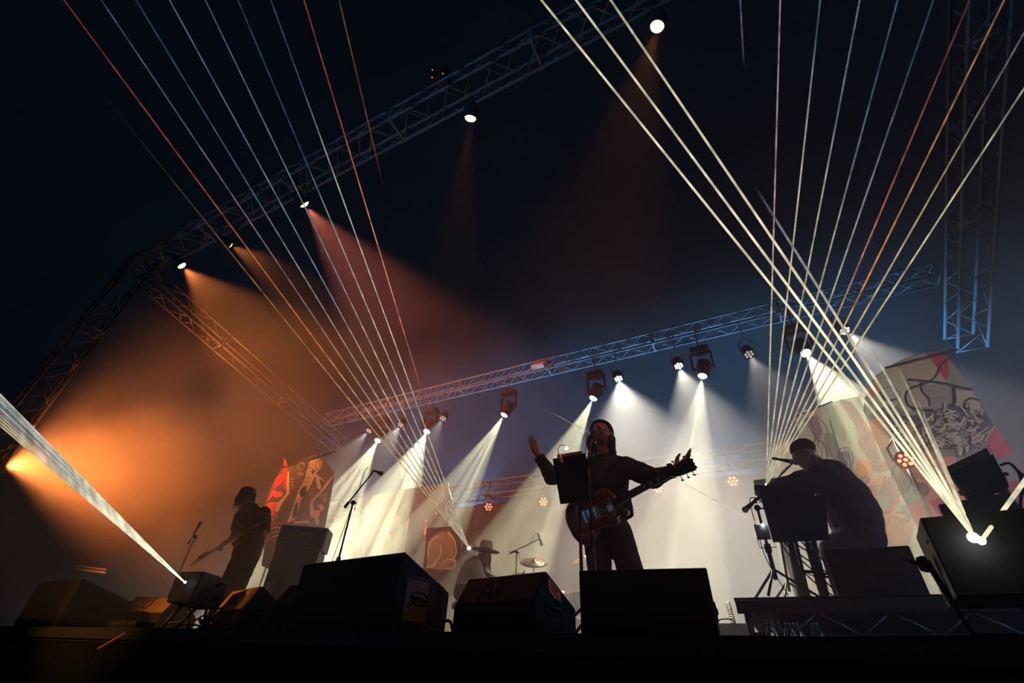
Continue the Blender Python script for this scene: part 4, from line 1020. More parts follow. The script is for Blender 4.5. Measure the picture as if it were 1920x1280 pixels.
micstand('tall straight microphone stand right in front of the singer', ft, tp2, at(1100, 880, Y2), at(1109, 822, Y2+.02), at(1115, 807, Y2+.16), at(1107, 820, Y2), cable=[at(1104, 808, Y2), at(1099, 830, Y2), at(1097, 860, Y2), at(1104, 900, Y2-.02), at(1106, 960, Y2-.02), at(1110, 1040, Y2-.02), (ft.x+.05, Y2-.02, DECK+.01)])
# far boom stand by the drums
Y3 = 6.2
tp3 = at(969, 1035, Y3)
micstand('thin pale boom microphone stand over the cymbals', Vector((tp3.x, Y3, DECK)), tp3, at(956, 1037, Y3), at(1012, 1010, Y3), at(1016, 1022, Y3), at(1010, 1004, Y3), cable=[at(1010, 1004, Y3), at(1003, 1000, Y3), at(995, 1015, Y3), at(985, 1026, Y3)], r=.009)
Y4 = 3.9
t4 = at(366, 1006, Y4)
micstand('faint microphone stand in the red haze, behind the small left projector', Vector((t4.x, Y4, DECK)), t4, at(352, 1020, Y4), at(373, 985, Y4), at(377, 978, Y4), at(370, 990, Y4), r=.008)
# ---------------------------------------------------------------- lyric stand of the singer
c = Vector((-1.199, 3.15, DECK+1.056)); R = Rz(-.047) @ Matrix.Rotation(.4, 3, 'X')
root = thing('music_stand', 'black lyric stand with wooden ledge and a small lit lamp, beside the singer', 'music stand', Vector((c.x, c.y, DECK)))
ds = sub('desk', MB().bbox(c, (.272, .014, .335), .004, R), BLACK, root)
rv = MB()
for k in range(4): rv.lathe([(.005, 0), (.004, .003)], c+R @ Vector((-.125, -.008, .13-.085*k)), R @ Vector((0, -1, 0)), 8)
subpart('rivet', rv, ALU, ds)
sub('pole', MB().tube([c+R @ Vector((.02, .015, -.12)), (c.x+.02, c.y+.05, DECK+.2)], .012, 10), STEEL, root)
tb_ = MB(); tripod(tb_, c.x+.02, c.y+.05, DECK, .22, .26, 1.0); sub('tripod', tb_, STEEL, root)
WOOD = mat('light_wood', (.62, .34, .16), .5, noise=.2, nscale=15)
wl = MB().bbox(c+R @ Vector((.005, .02, .178)), (.20, .05, .024), .003, R)
sub('ledge', wl, WOOD, root, label='pale wooden ledge')
lp = thing('clip_lamp', 'little gooseneck clip lamp glowing on the wooden ledge of the lyric stand', 'lamp', c+R @ Vector((-.06, -.02, .16)))
q = c+R @ Vector((-.065, -.016, .16))
sub('clip', MB().bbox(q, (.022, .035, .07), .004, R @ Matrix.Rotation(-.25, 3, 'Y')), WOOD, lp, label='small wooden clip')
gk = [q+Vector((-.01, 0, .03)), q+Vector((-.018, 0, .075)), q+Vector((.0, 0, .105)), q+Vector((.03, 0, .105)), q+Vector((.052, 0, .082))]
sub('gooseneck', MB().tube(smooth_path(gk), .0035, 8), mat('brass_tube', (.6, .32, .12), .3, .8), lp)
sub('bulb', MB().ball(gk[-1]-Vector((0, 0, .008)), .014, 12), mat('bulb_glow', (1, .8, .5), .3, emit=(1, .62, .28), strength=12), lp)
spot('lamp_light', gk[-1]-Vector((0, 0, .018)), c+Vector((-.02, .05, .10)), 2.2, 150, .6, (1, .55, .25), .008, lp)
# ---------------------------------------------------------------- riser on the right
RY = 3.75; RX0 = at(1375, 1118, RY).x; RX1 = 5.1
root = thing('stage_riser', 'low aluminium framed stage riser under the keyboard player, at the right', 'stage riser', Vector(((RX0+RX1)/2, RY, DECK)))
sub('deck_board', MB().bbox(((RX0+RX1)/2, RY+1.0, RIS-.012), (RX1-RX0, 2.0, .024), .004), DECKM, root)
rl = MB().bbox(((RX0+RX1)/2, RY, RIS-.055), (RX1-RX0-.01, .04, .075), .006)
sub('top_rail', rl, STEEL, root)
sub('bottom_rail', MB().bbox(((RX0+RX1)/2+.04, RY+.02, DECK+.13), (RX1-RX0-.08, .04, .03), .005).bbox(((RX0+RX1)/2+.04, RY+.30, DECK+.05), (RX1-RX0-.08, .04, .03), .005), STEEL, root)
ll = MB(); nx = 14; stp = (RX1-RX0-.2)/nx
for i in range(nx):
    x = RX0+.1+i*stp; ll.tube([(x, RY+.02, RIS-.09), (x+stp*.46, RY+.02, DECK+.14)], .009, 8); ll.tube([(x+stp*.54, RY+.02, DECK+.14), (x+stp*.96, RY+.02, RIS-.09)], .008, 8)
    if i % 2: ll.tube([(x, RY+.30, DECK+.12), (x+stp*.6, RY+.30, DECK+.02)], .008, 6)
sub('lattice', ll, mat('worn_aluminium', (.35, .38, .42), .35, .7), root)
sub('dark_backing', MB().box(((RX0+RX1)/2+.1, RY+.42, (DECK+RIS)/2-.015), (RX1-RX0-.25, .01, RIS-DECK-.03)), CLOTHB, root)  # added black sheet that stands for the darkness under the riser
for x in (RX0+.06, RX0+.22, (RX0+RX1)/2, RX1-.1):
    for y in (RY+.03, RY+1.9): sub('leg', MB().tube([(x, y, DECK), (x, y, RIS-.02)], .022, 10), ALU, root)
# bottles on the deck in front of it
GLASS = bpy.data.materials.new('clear_plastic'); GLASS.use_nodes = True
g = GLASS.node_tree.nodes['Principled BSDF']; g.inputs['Transmission Weight'].default_value = .92; g.inputs['Roughness'].default_value = .06; g.inputs['IOR'].default_value = 1.3; g.inputs['Base Color'].default_value = (.85, .92, 1, 1)
for k, (px, yy, w_) in enumerate([(1437, 3.45, 'leftmost of the four'), (1471, 3.42, 'left one of the touching pair'), (1486, 3.55, 'right one of the touching pair'), (1522, 3.45, 'rightmost of the four')]):
    p = at(px+8, 1180, yy); r = thing('water_bottle', 'clear plastic water bottle on the deck before the riser, %s' % w_, 'bottle', Vector((p.x, yy, DECK)), 'water bottles in front of the riser')
    H = at(px, 1167, yy).z-DECK
    bt = sub('bottle_body', MB().lathe([(.028, 0), (.033, .006), (.033, H*.45), (.031, H*.5), (.033, H*.55), (.030, H*.68), (.018, H*.86), (.0125, H*.9), (.0125, H*.93)], (p.x, yy, DECK), (0, 0, 1), 20), GLASS, r)
    sub('cap', MB().lathe([(.0155, H*.9), (.0155, H), (.001, H)], (p.x, yy, DECK), (0, 0, 1), 16), mat('pale_cap', (.25, .3, .36), .4), r)
# crate with brush
p = at(1368, 1180, 4.6); cr = thing('crate', 'low grey crate on the deck left of the riser', 'crate', Vector((p.x, 4.6, DECK)))
zt = at(1368, 1172, 4.6).z; mb = MB()
for s_ in (-1, 1): mb.box((p.x+s_*.14, 4.6, (DECK+zt)/2), (.012, .26, zt-DECK)); mb.box((p.x, 4.6+s_*.13, (DECK+zt)/2), (.29, .012, zt-DECK))
mb.box((p.x, 4.6, DECK+.008), (.28, .26, .012)); sub('box_wall', mb, mat('blue_grey_plastic', (.10, .14, .19), .6), cr)
sub('handle', MB().tube(smooth_path([(p.x-.07, 4.46, zt-.01), (p.x-.04, 4.46, zt+.025), (p.x+.04, 4.46, zt+.025), (p.x+.07, 4.46, zt-.01)]), .006, 6), ALU, cr)
b0, b1 = at(1383, 1177, 4.6), at(1364, 1128, 4.6); b0.z = DECK+.03
br = thing('bottle_brush', 'pale twisted brush standing up out of the low grey crate', 'brush', b0)
sub('handle', MB().tube([b0, b0.lerp(b1, .62)], .008, 8), mat('pale_brass', (.7, .6, .35), .4, .4), br)
bb = MB(); dd = (b1-b0).normalized(); uu, vv = frame_of(dd); hx_ = []
for k in range(90):
    t = k/90; cc = b0.lerp(b1, .60+.40*t); a = k*.75; hx_.append(cc+(uu*math.cos(a)+vv*math.sin(a))*.018)
bb.tube(hx_, .0045, 5); sub('bristle', bb, mat('pale_brass', (.7, .6, .35), .4, .4), br)
# ---------------------------------------------------------------- keyboard desk
Yq = 4.25
root = thing('keyboard_desk', 'big black flat panel of the keyboard desk, seen from in front and below', 'keyboard desk', Vector((at(1500, 1100, Yq).x, Yq, RIS)))
c4 = [at(1424, 924, Yq-.02), at(1547, 932, Yq-.02), at(1555, 1011, Yq+.02), at(1449, 1015, Yq+.02)]
sub('front_panel', MB().prism(c4, (0, 0, 0), (0, .03, 0)), BLACK, root, bevel=.004)
# two keyboards lying on the top
tl_, tr_ = c4[0], c4[1]
sub('top_board', MB().prism([tl_+Vector((.0, 0, -.005)), tr_+Vector((0, 0, -.005)), tr_+Vector((.05, .36, -.01)), tl_+Vector((.05, .36, -.01))], (0, 0, 0), (0, 0, .02)), BLACK, root)
for a, b, w_ in (((1479, 1010), (1504, 1116), .03), ((1491, 1010), (1516, 1116), .012), ((1509, 1010), (1541, 1116), .016), ((1522, 1010), (1547, 1116), .028)):
    pa, pb = at(*a, Yq+.1), at(*b, Yq+.1); pb = pa+(pb-pa)*((pa.z-RIS)/(pa.z-pb.z))
    sub('leg', MB().tube([pa, pb], w_, 8), STEEL, root)
sub('cross_brace', MB().tube([at(1487, 1070, Yq+.1), at(1532, 1072, Yq+.1)], .012, 8), STEEL, root)
mx = thing('mixer', 'small black mixing box at the left top corner of the keyboard desk', 'mixer', (tl_+tr_)/2)
cm = tl_+Vector((.07, .08, .035))
mxo = sub('case', MB().bbox(cm, (.20, .16, .045), .006, Matrix.Rotation(.15, 3, 'Y')), BLACK, mx)
kk = MB()
for i in range(4):
    for j in range(2): kk.lathe([(.008, 0), (.006, .014)], cm+Vector((-.07+.045*i, -.04+.06*j, .028)), (0, 0, 1), 8)
subpart('knob', kk, ALU, mxo)
wr_ = MB(); rnd = random.Random(9)
for k in range(5):
    a = tl_+Vector((.05+.03*k, .0, -.02)); wr_.tube(smooth_path([a, a+Vector((rnd.uniform(-.05, .05), -.03, -.35)), a+Vector((.12+.04*k, -.03, -.62)), Vector((a.x+.3, a.y+.05, RIS+.012))]), .005, 6)
for p0_, p1_, sag in ((at(1538, 1016, Yq), at(1545, 1075, Yq), .05), (at(1500, 1062, Yq), at(1524, 1072, Yq), .06)): wr_.tube(bez(p0_, p0_+Vector((.03, -.02, -sag)), p1_+Vector((.03, -.02, -sag)), p1_), .004, 6)
tag(wr_.build('cable', RUBBER), 'black cables hanging from the keyboard desk down to the riser', 'cable')
# microphone stands at the left side of the desk
Y5 = 4.05
f5 = at(1462, 1112, Y5); f5 = Vector((f5.x, Y5, RIS))
micstand('microphone stand with its mic pointing down left of the keyboard desk', f5, at(1420, 952, Y5), at(1416, 942, Y5), at(1419, 934, Y5), at(1394, 958, Y5), at(1420, 935, Y5), z0=RIS,
         cable=[at(1421, 934, Y5), at(1408, 933, Y5), at(1407, 945, Y5), at(1420, 995, Y5), at(1438, 1050, Y5), f5+Vector((.05, 0, .05))])
Y6 = 4.55
f6 = at(1450, 1000, Y6); f6 = Vector((f6.x, Y6, RIS))
micstand('thin boom stand reaching up to the face of the keyboard player', f6, at(1442, 912, Y6), at(1436, 918, Y6), at(1486, 869, Y6), at(1489, 866, Y6-.01), at(1472, 863, Y6), z0=RIS, r=.007,
         cable=[at(1486, 868, Y6), at(1466, 885, Y6), at(1460, 900, Y6), at(1446, 908, Y6)])
pb_ = thing('pedal_board', 'grey plate clamped to the microphone stand left of the keyboard desk', 'effects box', at(1424, 1005, Y5-.03))
p4 = [at(1413, 983, Y5-.03), at(1440, 985, Y5-.03), at(1446, 1009, Y5-.03), at(1420, 1010, Y5-.03)]
pc = sub('plate', MB().prism(p4, (0, 0, 0), (0, .03, 0)), mat('slate_plate', (.05, .065, .09), .5), pb_)
sub('frame', MB().tube([at(1420, 1010, Y5-.02), at(1425, 1027, Y5-.02), at(1456, 1025, Y5-.02), at(1447, 1008, Y5-.02)], .003, 6), STEEL, pb_)
sub('glint', MB().ball(at(1430, 984, Y5-.05), .011, 10), GLOW, pb_, label='white spark where the thin laser line hits')
# black speaker cabinet on the riser
root = thing('speaker_cabinet', 'large black speaker cabinet standing on the riser, right of the keyboard desk', 'speaker', Vector((.60, 4.15, RIS)))
A = at(1544, 1030, 3.95); B = at(1703, 1019, 3.95)
hgt = A.z-RIS; cc = Vector(((A.x+B.x)/2, 4.15, RIS+hgt/2)); R = Rz(math.atan2(0, 1))
sub('cabinet', MB().bbox(cc, (B.x-A.x, .40, hgt), .01), BOXM, root)
sub('grille', MB().bbox(cc+Vector((0, -.205, 0)), ((B.x-A.x)*.93, .012, hgt*.9), .003), GRILLE, root)
sub('handle', MB().tube([cc+Vector((-(B.x-A.x)/2-.005, -.06, .03)), cc+Vector((-(B.x-A.x)/2-.03, -.06, .03)), cc+Vector((-(B.x-A.x)/2-.03, .06, .03)), cc+Vector((-(B.x-A.x)/2-.005, .06, .03))], .008, 6), RUBBER, root)
# ---------------------------------------------------------------- synthesizers on a column stand, far right
Yz = 3.55
sr = thing('keyboard_stand', 'black column keyboard stand at the far right behind the projector', 'keyboard stand', Vector((at(1925, 1010, Yz).x, Yz+.1, DECK)))
sub('column', MB().tube([at(1866, 900, Yz+.1), Vector((at(1925, 1010, Yz+.1).x+.06, Yz+.1, RIS))], .028, 8), STEEL, sr)
sub('arm', MB().tube([at(1866, 903, Yz+.1), at(1800, 925, Yz+.1)], .016, 8), STEEL, sr); sub('arm', MB().tube([at(1885, 945, Yz+.1), at(1775, 968, Yz+.1)], .016, 8), STEEL, sr)
sub('clamp', MB().bbox(at(1866, 903, Yz+.06), (.06, .05, .09), .01), RUBBER, sr); sub('clamp', MB().bbox(at(1889, 944, Yz+.06), (.06, .05, .07), .01), RUBBER, sr)
def slab(name, label, pts, th, m, keys=True, cat='synthesizer'):
    r = thing(name, label, cat, pts[0]); nrm = (pts[1]-pts[0]).cross(pts[2]-pts[1]).normalized()
    if nrm.y < 0: nrm = -nrm
    bo = sub('case', MB().prism(pts, (0, 0, 0), nrm*th), m, r, bevel=.006)
    if keys:
        km = MB(); u = pts[1]-pts[0]; v = pts[3]-pts[0]
        for k in range(24):
            a = pts[0]+u*(.06+.88*k/24)+v*.08+nrm*(th+.002); km.box(a+u*.015+v*.12, (u.length*.031, .01, v.length*.20), Matrix((u.normalized(), nrm, v.normalized())).transposed())
        subpart('key', km, mat('key_white', (.5, .5, .48), .4), bo)
    for a, b in ((.08, .15), (.92, .15), (.08, .85), (.92, .85)): subpart('rubber_foot', MB().lathe([(.012, 0), (.010, -.008)], pts[0].lerp(pts[1], a)+(pts[3]-pts[0])*b, nrm, 10), RUBBER, bo)
    return r
slab('synthesizer', 'tilted dark synthesizer on the column stand, upper one of two', [at(1781, 887, Yz), at(1861, 850, Yz), at(1888, 898, Yz-.08), at(1814, 931, Yz-.08)], .07, BLACK)
slab('laptop_case', 'grey topped flat case leaning behind the upper synthesizer', [at(1771, 876, Yz+.12), at(1850, 838, Yz+.12), at(1866, 868, Yz+.08), at(1790, 902, Yz+.08)], .03, mat('charcoal_case', (.05, .06, .075), .7), keys=False, cat='case')
slab('synthesizer', 'long dark synthesizer lying flat on the column stand, lower one of two', [at(1758, 945, Yz+.1), at(1872, 925, Yz+.1), at(1896, 960, Yz-.05), at(1776, 975, Yz-.05)], .06, BLACK)
w2_ = MB()
for k, off in enumerate((0, .02, .045)):
    w2_.tube(smooth_path([at(1875, 872, Yz), at(1892, 868, Yz-.02), at(1906, 880, Yz-.03-off), at(1915+8*k, 905, Yz-.03-off), at(1900+14*k, 935, Yz-.02), at(1915+6*k, 970, Yz-.02), Vector((at(1930, 1010, Yz).x, Yz-.02, DECK+.35))]), .007, 6)
tag(w2_.build('cable', RUBBER), 'looping black cables beside the column keyboard stand at the far right', 'cable')
# ---------------------------------------------------------------- bass amplifier stack
R = Rz(.572); bc = Vector((-6.284, 5.02, DECK))
CABM = mat('grey_tolex', (.13, .13, .135), .7, noise=.2, nscale=60)
root = thing('speaker_cabinet', 'tall grey bass speaker cabinet in the pale haze behind the bass player', 'speaker', bc)
cab = sub('cabinet', MB().bbox(bc+Vector((0, 0, .615)), (.64, .36, 1.23), .02, R), CABM, root)
subpart('grille', MB().bbox(bc+R @ Vector((0, -.185, 0))+Vector((0, 0, .62)), (.58, .012, 1.14), .006, R), mat('grille_cloth', (.08, .08, .085), .9), cab)
for s_ in (-1, 1):
    hh_ = MB().tube([bc+R @ Vector((s_*.322, -.06, 0))+Vector((0, 0, .9)), bc+R @ Vector((s_*.345, -.04, 0))+Vector((0, 0, .9)), bc+R @ Vector((s_*.345, .04, 0))+Vector((0, 0, .9)), bc+R @ Vector((s_*.322, .06, 0))+Vector((0, 0, .9))], .009, 6)
    sub('handle', hh_, RUBBER, root)
root = thing('amplifier', 'bass amplifier head with orange lettering on top of the tall grey cabinet', 'amplifier', bc+Vector((0, 0, 1.23)))
hc_ = bc+Vector((0, 0, 1.23+.165))
ah = sub('case', MB().bbox(hc_, (.70, .34, .32), .02, R), CABM, root)
subpart('grille', MB().bbox(hc_+R @ Vector((0, -.175, .03)), (.63, .010, .2), .005, R), mat('grille_cloth', (.08, .08, .085), .9), ah)
kn_ = MB()
for k in range(6): kn_.lathe([(.012, 0), (.010, .016)], hc_+R @ Vector((-.24+.07*k, -.172, -.11)), R @ Vector((0, -1, 0)), 10)
subpart('knob', kn_, RUBBER, ah)
sub('handle', MB().tube([hc_+R @ Vector((-.10, 0, .16)), hc_+R @ Vector((-.08, 0, .185)), hc_+R @ Vector((.08, 0, .185)), hc_+R @ Vector((.10, 0, .16))], .009, 8), RUBBER, root)
def letters(text, size, loc, R3, m, name, parent, depth=.004):
    cu = bpy.data.curves.new('tmp_text', 'FONT'); cu.body = text; cu.size = size; cu.extrude = depth; cu.align_x = 'CENTER'; cu.align_y = 'CENTER'; cu.offset = .0012
    o = bpy.data.objects.new('tmp_text', cu); COL.objects.link(o); bpy.context.view_layer.update()
    me = bpy.data.meshes.new_from_object(o.evaluated_get(bpy.context.evaluated_depsgraph_get())); bpy.data.objects.remove(o)
    X = R3 @ Matrix.Rotation(math.pi/2, 3, 'X')
    mb = MB().add([Vector(loc)+X @ v.co for v in me.vertices], [tuple(p.vertices) for p in me.polygons]); bpy.data.meshes.remove(me)
    return subpart(name, mb, m, parent)
letters('Laney', .125, hc_+R @ Vector((.03, -.183, .05)), R, mat('orange_letters', (.9, .30, .04), .5), 'lettering', ah)
tw = MB()
for k in range(3):
    a = bc+R @ Vector((-.28+.045*k, -.20, 0)); tw.v += []
    tw.bbox(a+Vector((0, 0, .60)), (.04, .012, .34), .004, R, mi=k % 2)
tag(tw.build('towel', [mat('red_cloth', (.55, .07, .06), .9), mat('white_cloth', (.6, .55, .52), .9)]), 'narrow red and white striped towel hanging on the tall grey cabinet', 'towel')
# lit rail further left
p = at(136, 1066, 5.0); q_ = at(196, 1074, 5.0)
root = thing('lamp_bar', 'pale lamp bar on a thin stand in the orange haze at the far left', 'lamp bar', Vector(((p.x+q_.x)/2, 5.0, DECK)))
sub('bar', MB().tube([p, q_], .028, 8).tube([p+Vector((0, 0, .06)), q_+Vector((0, 0, .06))], .012, 8), mat('pale_metal', (.55, .52, .55), .35, .5), root)
m_ = (p+q_)/2; sub('pole', MB().tube([m_, Vector((m_.x, m_.y, DECK+.1))], .012, 8), STEEL, root); t_ = MB(); tripod(t_, m_.x, m_.y, DECK, .2, .3); sub('tripod', t_, STEEL, root)
# ---------------------------------------------------------------- drums in the glare
Yc = 6.6
CHR = mat('chrome', (.6, .58, .55), .2, .9); SHELL = mat('pale_drum_shell', (.40, .38, .32), .35); SKINW = mat('drum_head', (.75, .74, .68), .5); BRZ = mat('bronze_cymbal', (.55, .42, .20), .3, .9)
def drum(mb_root, c, ax, r, h):
    c, ax = Vector(c), Vector(ax).normalized(); s_ = sub('shell', MB().lathe([(r, -h/2), (r, h/2)], c, ax, 28), SHELL, mb_root)
    subpart('drum_head', MB().lathe([(r*.98, h/2+.002), (.001, h/2+.004)], c, ax, 28).lathe([(r*.98, -h/2-.002), (.001, -h/2-.004)], c, ax, 28), SKINW, s_)
    u, v = frame_of(ax)
    for sg in (-1, 1): subpart('hoop', MB().tube([c+ax*sg*h/2+(u*math.cos(a)+v*math.sin(a))*r*1.02 for a in [k*math.pi/14 for k in range(28)]], .010, 6, closed=True), CHR, s_)
    lu = MB()
    for k in range(8): a = k*math.pi/4; q = c+(u*math.cos(a)+v*math.sin(a))*r*1.03; lu.tube([q-ax*h*.45, q+ax*h*.45], .004, 5); lu.ball(q, .012, 8)
    subpart('lug', lu, CHR, s_)
p = at(1068, 1112, Yc); root = thing('drum_kit', 'pale drum kit almost lost in the bright haze beside the singer', 'drum kit', Vector((p.x, Yc, DECK)))
drum(root, (p.x, Yc, DECK+.29), (-.1, -1, 0), .28, .40)
drum(root, (p.x-.18, Yc-.05, DECK+.74), (.1, -.35, 1), .15, .20); drum(root, (p.x+.20, Yc-.05, DECK+.76), (-.1, -.35, 1), .165, .22)
drum(root, (p.x+.62, Yc+.25, DECK+.42), (0, 0, 1), .20, .40); drum(root, (p.x-.52, Yc+.3, DECK+.60), (0, -.1, 1), .18, .14)
lgk = MB()
for a in (-.2, .2): lgk.tube([(p.x+a, Yc-.1, DECK+.35), (p.x+a*2.2, Yc-.3, DECK+.01)], .010, 6)
for k in range(3): a = k*2.1; lgk.tube([(p.x+.62+.2*math.cos(a), Yc+.25+.2*math.sin(a), DECK+.5), (p.x+.62+.21*math.cos(a), Yc+.25+.21*math.sin(a), DECK+.01)], .008, 6)
lgk.tube([(p.x, Yc, DECK+.55), (p.x, Yc, DECK+.78)], .014, 8).tube([(p.x-.15, Yc-.02, DECK+.70), (p.x+.17, Yc-.02, DECK+.72)], .012, 8)
lgk.tube([(p.x-.52, Yc+.3, DECK+.02), (p.x-.52, Yc+.3, DECK+.54)], .012, 8)
sub('hardware', lgk, CHR, root)
def cymbal(px, py, Y, r, tilt, label):
    c = at(px, py, Y); rt_ = thing('cymbal', label, 'cymbal', Vector((c.x, Y, DECK)), None)
    n = Vector((tilt[0], tilt[1], 1)).normalized()
    sub('cymbal_plate', MB().lathe([(r, -.012), (r*.6, .0), (r*.22, .008), (r*.18, .022), (.012, .032), (.010, .028), (r*.17, .018), (r*.21, .004), (r*.6, -.003), (r, -.0145)], c, n, 36), BRZ, rt_)
    s_ = MB().tube([c+n*.05, c-n*.04, Vector((c.x, Y, c.z-.10)), Vector((c.x, Y, DECK+.15))], .010, 8); tripod(s_, c.x, Y, DECK, .22, .25, .8); sub('stand', s_, CHR, rt_)
    sub('wing_nut', MB().lathe([(.010, 0), (.012, .01), (.006, .02)], c+n*.035, n, 10), CHR, rt_)
cymbal(1001, 1053, 6.3, .20, (.25, -.5), 'tilted cymbal under the thin pale boom stand')
cymbal(982, 1077, 6.3, .17, (.2, -.35), 'lower cymbal half hidden by the monitor with the orange sticker')
cymbal(1094, 1046, 6.7, .20, (-.3, -.6), 'bright rimmed cymbal close to the leg of the singer')
# ---------------------------------------------------------------- painted banners
PAL = {'cream': (.62, .60, .48), 'grey': (.30, .29, .28), 'dark': (.035, .035, .04), 'orange': (.80, .33, .12), 'salmon': (.80, .38, .27), 'pink': (.72, .10, .16), 'crimson': (.50, .03, .07), 'sage': (.42, .45, .36), 'tan': (.50, .40, .32), 'mauve': (.33, .17, .20), 'bone': (.60, .57, .45), 'ink': (.015, .015, .02), 'slate': (.09, .10, .12)}
PK = list(PAL); PM = [mat('paint_'+k, PAL[k], .85, noise=.12, nscale=6) for k in PK]
class Art:
    def __init__(s, Y): s.Y = Y; s.mb = MB(); s.k = 1
    def P(s, x, y): return at(x, y, s.Y)
    def poly(s, pts, col):
        s.mb.prism([s.P(*q) for q in pts], (0, -.0012*s.k, 0), (0, -.0012*s.k-.001, 0), PK.index(col)); s.k += 1; return s
    def line(s, pts, w, col, closed=False, sm=True):
        P3 = [s.P(*q) for q in pts]
        if closed: P3.append(P3[0])
        if sm and len(P3) > 2: P3 = smooth_path(P3, 4)
        vs = []; fs = []; n = len(P3)
        for i, p in enumerate(P3):
            d = P3[min(i+1, n-1)]-P3[max(i-1, 0)]; d.y = 0
            if d.length < 1e-8: d = Vector((1, 0, 0))
            d.normalize(); nn = Vector((-d.z, 0, d.x))*w*.30; off = Vector((0, -.0012*s.k-.001, 0)); vs += [p+nn+off, p-nn+off]
        for i in range(n-1): fs.append((2*i, 2*i+1, 2*i+3, 2*i+2))
        s.mb.add(vs, fs, PK.index(col)); s.k += .12; return s
    def ring(s, cx, cy, rx, ry, w, col, rot=0.0):
        pts = []
        for k in range(14):
            a = 2*math.pi*k/14; x, y = rx*math.cos(a), ry*math.sin(a); pts.append((cx+x*math.cos(rot)-y*math.sin(rot), cy+x*math.sin(rot)+y*math.cos(rot)))
        return s.line(pts, w, col, True)
def banner(name, label, outline, Y, base, art, cat='banner', top=None):
    c = at(outline[0][0], outline[0][1], Y); root = thing(name, label, cat, c)
    sh = sub('cloth', MB().prism([at(*q, Y) for q in outline], (0, 0, 0), (0, .012, 0)), mat('banner_'+base, PAL[base], .9, noise=.15, nscale=3), root)
    art.mb.build  # painted picture lies on the cloth
    subpart('painted_picture', art.mb, PM, sh)
    xs = sorted(at(*q, Y).x for q in outline); zs = sorted(at(*q, Y).z for q in outline)
    for f_ in (.35, .65):
        x_ = xs[0]*(1-f_)+xs[-1]*f_; sub('post', MB().tube([(x_, Y+.03, DECK), (x_, Y+.03, (zs[0]+zs[-1])/2)], .018, 8), STEEL, root)
    if top:
        a, b = at(*top[0], Y), at(*top[1], Y); sub('pole', MB().tube([a, b], .02, 8), STEEL, root)
    return root
def Z4(x, y): return (1600+x/6.4, 640+y/6.4)
def Z2(x, y): return (1460+x/4.57, 740+y/4.57)
def Z1(x, y): return (480+x/7.53, 840+y/7.53)
a = Art(7.0)
a.poly([Z4(*q) for q in [(500, 265), (640, 190), (900, 140), (1130, 400), (1110, 490), (700, 560)]], 'tan')
a.poly([Z4(*q) for q in [(870, 150), (1010, 115), (1130, 180), (1150, 400), (1110, 470), (960, 250)]], 'crimson')
a.poly([Z4(*q) for q in [(490, 262), (300, 390), (190, 560), (120, 720), (160, 900), (400, 760), (560, 800), (690, 900), (700, 600), (560, 350)]], 'cream')
a.poly([Z4(*q) for q in [(160, 620), (230, 500), (290, 480), (330, 600), (200, 700)]], 'salmon')
a.poly([Z4(*q) for q in [(190, 960), (330, 900), (520, 1180), (480, 1270), (330, 1300), (230, 1120)]], 'orange')
a.poly([Z4(*q) for q in [(640, 620), (820, 540), (910, 700), (915, 790), (800, 800), (690, 760)]], 'tan')
a.poly([Z4(*q) for q in [(820, 520), (1120, 520), (1140, 640), (1010, 690), (900, 680), (830, 600)]], 'grey')
a.poly([Z4(*q) for q in [(330, 860), (700, 900), (1000, 820), (1450, 620), (1680, 1010), (1560, 1240), (1500, 1300), (700, 1290), (560, 1200), (380, 960)]], 'slate')
a.poly([Z4(*q) for q in [(1210, 590), (1430, 600), (1520, 740), (1540, 830), (1340, 800), (1200, 760)]], 'tan')
a.poly([Z4(*q) for q in [(1690, 1020), (1760, 1100), (1870, 1280), (2020, 1480), (1800, 1560), (1700, 1400), (1610, 1230)]], 'pink')
a.poly([(1668, 850), (1715, 862), (1730, 930), (1702, 944), (1682, 900)], 'sage')
a.poly([(1716, 866), (1790, 855), (1806, 925), (1745, 940), (1722, 935)], 'salmon')
a.poly([(1701, 948), (1762, 935), (1768, 990), (1725, 1000)], 'pink')
a.poly([(1790, 905), (1880, 895), (1900, 1000), (1810, 1000)], 'orange')
a.poly([(1845, 915), (1930, 895), (1985, 1050), (1860, 1060)], 'crimson')
a.poly([(1862, 862), (1905, 850), (1918, 900), (1880, 905)], 'grey')
a.line([Z4(*q) for q in [(1130, 220), (1050, 290), (990, 420), (880, 500), (700, 560), (630, 640), (650, 760), (760, 820), (960, 830)]], .035, 'ink')
a.line([Z4(*q) for q in [(650, 460), (850, 480), (1100, 510), (1300, 560), (1430, 580)]], .04, 'ink')
a.line([Z4(*q) for q in [(810, 500), (820, 600), (900, 690), (915, 780)]], .03, 'ink')
a.line([Z4(*q) for q in [(1200, 560), (1210, 740), (1100, 850), (960, 900)]], .05, 'ink')
a.line([Z4(*q) for q in [(1330, 820), (1330, 740), (1400, 690), (1500, 710)]], .035, 'ink')
a.ring(*Z4(1365, 780), 4.5, 4.5, .018, 'ink')
for k in range(7): a.line([Z4(1400, 830+24*k), Z4(1550, 830+24*k)], .014, 'bone', sm=False)
a.line([Z4(1420, 830), Z4(1500, 990)], .035, 'tan', sm=False); a.line([Z4(1550, 820), Z4(1510, 990)], .035, 'tan', sm=False)
for (x0, y0, x1, y1) in ((1380, 1160, 1520, 1040), (1400, 1190, 1620, 1030), (1440, 1210, 1660, 1060), (1570, 1210, 1690, 1030)): a.line([Z4(x0, y0), Z4(x1, y1)], .03, 'tan', sm=False)
rn = random.Random(21)
